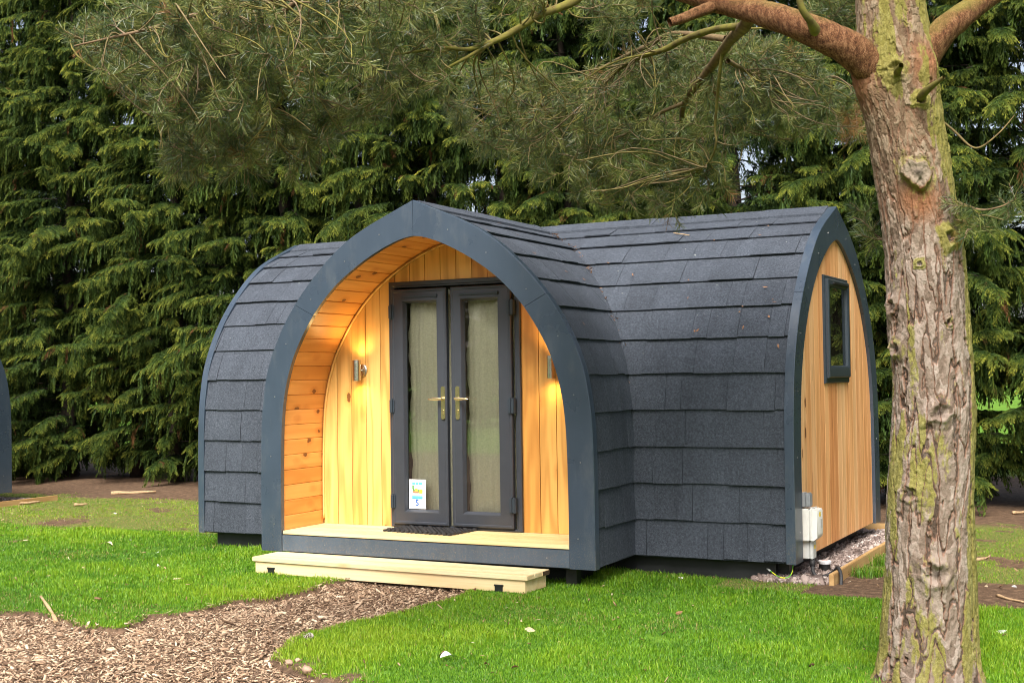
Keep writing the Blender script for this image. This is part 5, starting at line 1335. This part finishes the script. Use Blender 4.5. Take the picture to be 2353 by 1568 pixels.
# twigs: every shoot tip grows a curved path to the nearest wood already there
def in_poly(px, py, P): return poly_sd(px, py, np.array(P, float)) < 0
MASSES = [  # region of the picture, depth range, number of shoots
 ([(155, 85), (330, -20), (1000, -20), (960, 60), (900, 110), (860, 170), (800, 190), (720, 230), (640, 260), (560, 300), (470, 300), (400, 290), (340, 240), (250, 190)], 6.0, 7.4, 430),
 ([(400, 290), (560, 290), (700, 240), (860, 170), (1000, 140), (1010, 200), (870, 260), (800, 300), (700, 385), (600, 430), (500, 420), (400, 425), (375, 385)], 6.9, 8.0, 185),
 ([(850, 60), (1000, -20), (1320, -20), (1150, 60), (1060, 150), (1040, 230), (900, 250), (860, 180)], 7.0, 8.2, 110),
 ([(1000, 215), (1100, 130), (1300, 190), (1500, 90), (1700, 70), (1760, 180), (1720, 300), (1670, 380), (1690, 470), (1545, 490), (1480, 470), (1300, 475), (1265, 430), (1110, 350), (1060, 300)], 8.0, 9.7, 640),
 ([(1700, 70), (1850, 120), (1975, 235), (1985, 330), (1880, 290), (1790, 335), (1710, 300)], 8.0, 9.4, 180),
 ([(1330, -20), (1500, -20), (1490, 60), (1400, 80), (1340, 40)], 7.6, 8.6, 40),
 ([(1968, 480), (2000, 490), (2022, 575), (1990, 560)], 7.0, 7.4, 10),
 ([(2195, 455), (2350, 440), (2330, 520), (2200, 530)], 6.4, 6.7, 15),
 ([(1850, -40), (1975, -40), (1960, 60), (1880, 60)], 6.9, 7.8, 26),
]
g = np.random.default_rng(5); tips = []
for (P, d0, d1, n) in MASSES:
    xs, ys = zip(*P); k = 0
    while k < n:
        px = g.uniform(min(xs), max(xs)); py = g.uniform(min(ys), max(ys))
        if in_poly(np.array([px]), np.array([py]), P)[0]: tips.append(at(px, py, g.uniform(d0, d1)*6.5/6.76)); k += 1
tips = np.array(tips); NP = np.array([q[0] for q in NODES]); NR = np.array([q[1] for q in NODES])
d0 = np.array([np.min(np.linalg.norm(NP-t, axis=1)) for t in tips]); order = np.argsort(d0)
TV = []; TF = []; cnt = 0; SH = []; twmoss = []
NPl = list(NP); NPa = np.zeros((len(NP)+len(tips)*5, 3)); NPa[:len(NP)] = NP; NRa = np.zeros(len(NPa)); NRa[:len(NP)] = NR; nn_ = len(NP)
root = np.array(pa[0])
for ti in order:
    t = tips[ti]; v = t-NPa[:nn_]; d = np.linalg.norm(v, axis=1)
    cost = d+.55*np.maximum(0, NPa[:nn_, 2]*0+ (np.linalg.norm(NPa[:nn_]-root, axis=1)-np.linalg.norm(t-root)))+.25*np.maximum(0, t[2]-NPa[:nn_, 2])
    j = int(np.argmin(cost)); a = NPa[j]; L = d[j]
    if L < .03: continue
    perp = g.normal(0, .10, 3)*L; sag = np.array((0, 0, -.12*L)) if t[2] > a[2]-.3*L else np.array((0, 0, .10*L))
    m1 = a+(t-a)*.36+perp+sag*1.0; m2 = a+(t-a)*.72+perp*.7+sag*.7+g.normal(0, .04, 3)*L
    k = 6 if L > .25 else 5; s = np.linspace(0, 1, k)[:, None]
    P = a*(1-s)**3+3*m1*s*(1-s)**2+3*m2*s*s*(1-s)+t*s**3; P[1:-1] += g.normal(0, .012, (k-2, 3))*min(1, L*2)
    r0 = min(NRa[j]*.75, .0040+.0095*L); rs = np.linspace(r0, .0030, k)
    for i in range(1, k): NPa[nn_] = P[i]; NRa[nn_] = rs[i]; nn_ += 1
    # square tube
    T = np.gradient(P, axis=0); T /= np.linalg.norm(T, axis=1)[:, None]+1e-9; q = np.cross(T, (.3, .2, .93)); q /= np.linalg.norm(q, axis=1)[:, None]+1e-9; w = np.cross(T, q)
    ring = np.stack([q, w, -q, -w], 1)*rs[:, None, None]+P[:, None, :]
    TV.append(ring.reshape(-1, 3)); I_ = cnt+np.arange(k*4).reshape(k, 4); J_ = np.roll(I_, -1, 1)
    TF.append(np.stack([I_[:-1], J_[:-1], J_[1:], I_[1:]], -1).reshape(-1, 4)); cnt += k*4; twmoss.append(np.full(k*4, g.uniform(0, 1)**1.5))
    e = (t-P[-2])/np.linalg.norm(t-P[-2]); SH.append((t, e, g.uniform(.10, .17)))
    for q_ in range(g.integers(1, 4)):
        f = g.uniform(.45, .98); i = int(f*(k-1)); b = P[i]+(P[min(i+1, k-1)]-P[i])*(f*(k-1)-i); dd = e+g.normal(0, .65, 3)+np.array((0, 0, .12)); dd /= np.linalg.norm(dd); ll = g.uniform(.06, .13)
        tp = b+dd*ll; SH.append((tp, dd, min(.12, ll+.03)))
        P2 = np.stack([b, b+dd*ll*.5+g.normal(0, .006, 3), tp]); qq = np.cross(dd, (.3, .2, .93)); qq /= np.linalg.norm(qq); ww = np.cross(dd, qq)
        ring = P2[:, None, :]+np.stack([qq, ww, -qq, -ww])[None]*np.array((.0032, .0027, .0022))[:, None, None]
        TV.append(ring.reshape(-1, 3)); I_ = cnt+np.arange(12).reshape(3, 4); J_ = np.roll(I_, -1, 1); TF.append(np.stack([I_[:-1], J_[:-1], J_[1:], I_[1:]], -1).reshape(-1, 4)); cnt += 12; twmoss.append(np.full(12, g.uniform(0, .5)))
mt = Mat('pine_twig_bark', .85, .2); nz_ = mt.noise(mt.obj(), 30, 3)
mt.color(mt.mix(mt.attr('mossy'), mt.ramp(nz_, [(.3, (.09, .060, .038)), (.7, (.21, .15, .10))]), mt.ramp(nz_, [(.3, (.092, .082, .016)), (.7, (.195, .172, .038))])))
# long bare twigs curving through the needles
own = np.array([q[0] for q in NODES]); ox, oy, od = seen(own)
for q_ in range(620):
    t = tips[g.integers(len(tips))]; near = np.argsort(np.linalg.norm(own-t, axis=1))[g.integers(0, 14)]; a = own[near]; v = t-a; L = np.linalg.norm(v)
    if L < .15 or L > 1.6: continue
    t = t-FW*g.uniform(0, .25); m1 = a+(t-a)*.35+np.array((0, 0, g.uniform(-.15, .32)*L))+g.normal(0, .2, 3)*L; m2 = a+(t-a)*.75+np.array((0, 0, g.uniform(-.15, .2)*L))+g.normal(0, .16, 3)*L
    k = 10; s = np.linspace(0, 1, k)[:, None]; P = a*(1-s)**3+3*m1*s*(1-s)**2+3*m2*s*s*(1-s)+t*s**3; rs = np.linspace(.0040+.0035*min(L, 1), .0024, k)
    T = np.gradient(P, axis=0); T /= np.linalg.norm(T, axis=1)[:, None]+1e-9; q = np.cross(T, (.3, .2, .93)); q /= np.linalg.norm(q, axis=1)[:, None]+1e-9; w = np.cross(T, q)
    ring = np.stack([q, w, -q, -w], 1)*rs[:, None, None]+P[:, None, :]
    TV.append(ring.reshape(-1, 3)); I_ = cnt+np.arange(k*4).reshape(k, 4); J_ = np.roll(I_, -1, 1); TF.append(np.stack([I_[:-1], J_[:-1], J_[1:], I_[1:]], -1).reshape(-1, 4)); cnt += k*4; twmoss.append(np.full(k*4, g.uniform(.1, 1)))
npmesh('twigs', np.concatenate(TV)-pv, np.concatenate(TF), mt.m, pine, {'mossy': np.concatenate(twmoss)}, smooth=True)
# needles: pairs in tufts along the last part of each shoot
NN = 38; ns = len(SH); E0 = np.array([s[0] for s in SH]); ED = np.array([s[1] for s in SH]); EL = np.array([s[2] for s in SH])
u = g.random((ns, NN))**.75; base = E0[:, None]-ED[:, None]*(EL[:, None]*(1-u))[..., None]
rad = g.normal(0, 1, (ns, NN, 3)); rad -= ED[:, None]*np.einsum('ijk,ik->ij', rad, ED)[..., None]; rad /= np.linalg.norm(rad, axis=2)[..., None]
fw = .35+.75*u[..., None]**2; nd = ED[:, None]*fw+rad*.85+g.normal(0, .12, (ns, NN, 3)); nd /= np.linalg.norm(nd, axis=2)[..., None]
ln_ = g.uniform(.042, .066, (ns, NN, 1)); side = np.cross(nd, g.normal(0, 1, (ns, NN, 3))); side /= np.linalg.norm(side, axis=2)[..., None]
tipp = base+nd*ln_; tipp[..., 2] -= .004
V = np.stack([base-side*.00135, base+side*.00135, tipp+side*.0008, tipp-side*.0008], 2).reshape(-1, 3)
F = np.arange(len(V)).reshape(-1, 4)
px_, py_, _d = seen(E0); brown = ((g.random(ns) < .012) | ((px_ > 1935) & (px_ < 1990) & (py_ > 250) & (py_ < 340) & (g.random(ns) < .6)))
mn = Mat('pine_needles', .38, .5); hv = mn.attr('hue')
cn = mn.ramp(hv, [(0, (.024, .046, .016)), (.35, (.066, .100, .026)), (.7, (.138, .168, .040)), (1, (.27, .275, .078))]); cn = mn.mix(mn.attr('dead'), cn, (.26, .13, .045)); mn.leafy(cn, .28)
hue = np.clip(.45+.26*g.normal(0, 1, (ns, 1))+.20*g.normal(0, 1, (ns, NN)), 0, 1); hue = np.repeat(hue.ravel(), 4)
npmesh('needles', V-pv, F, mn.m, pine, {'hue': hue, 'dead': np.repeat(brown.astype(float), NN*4)})
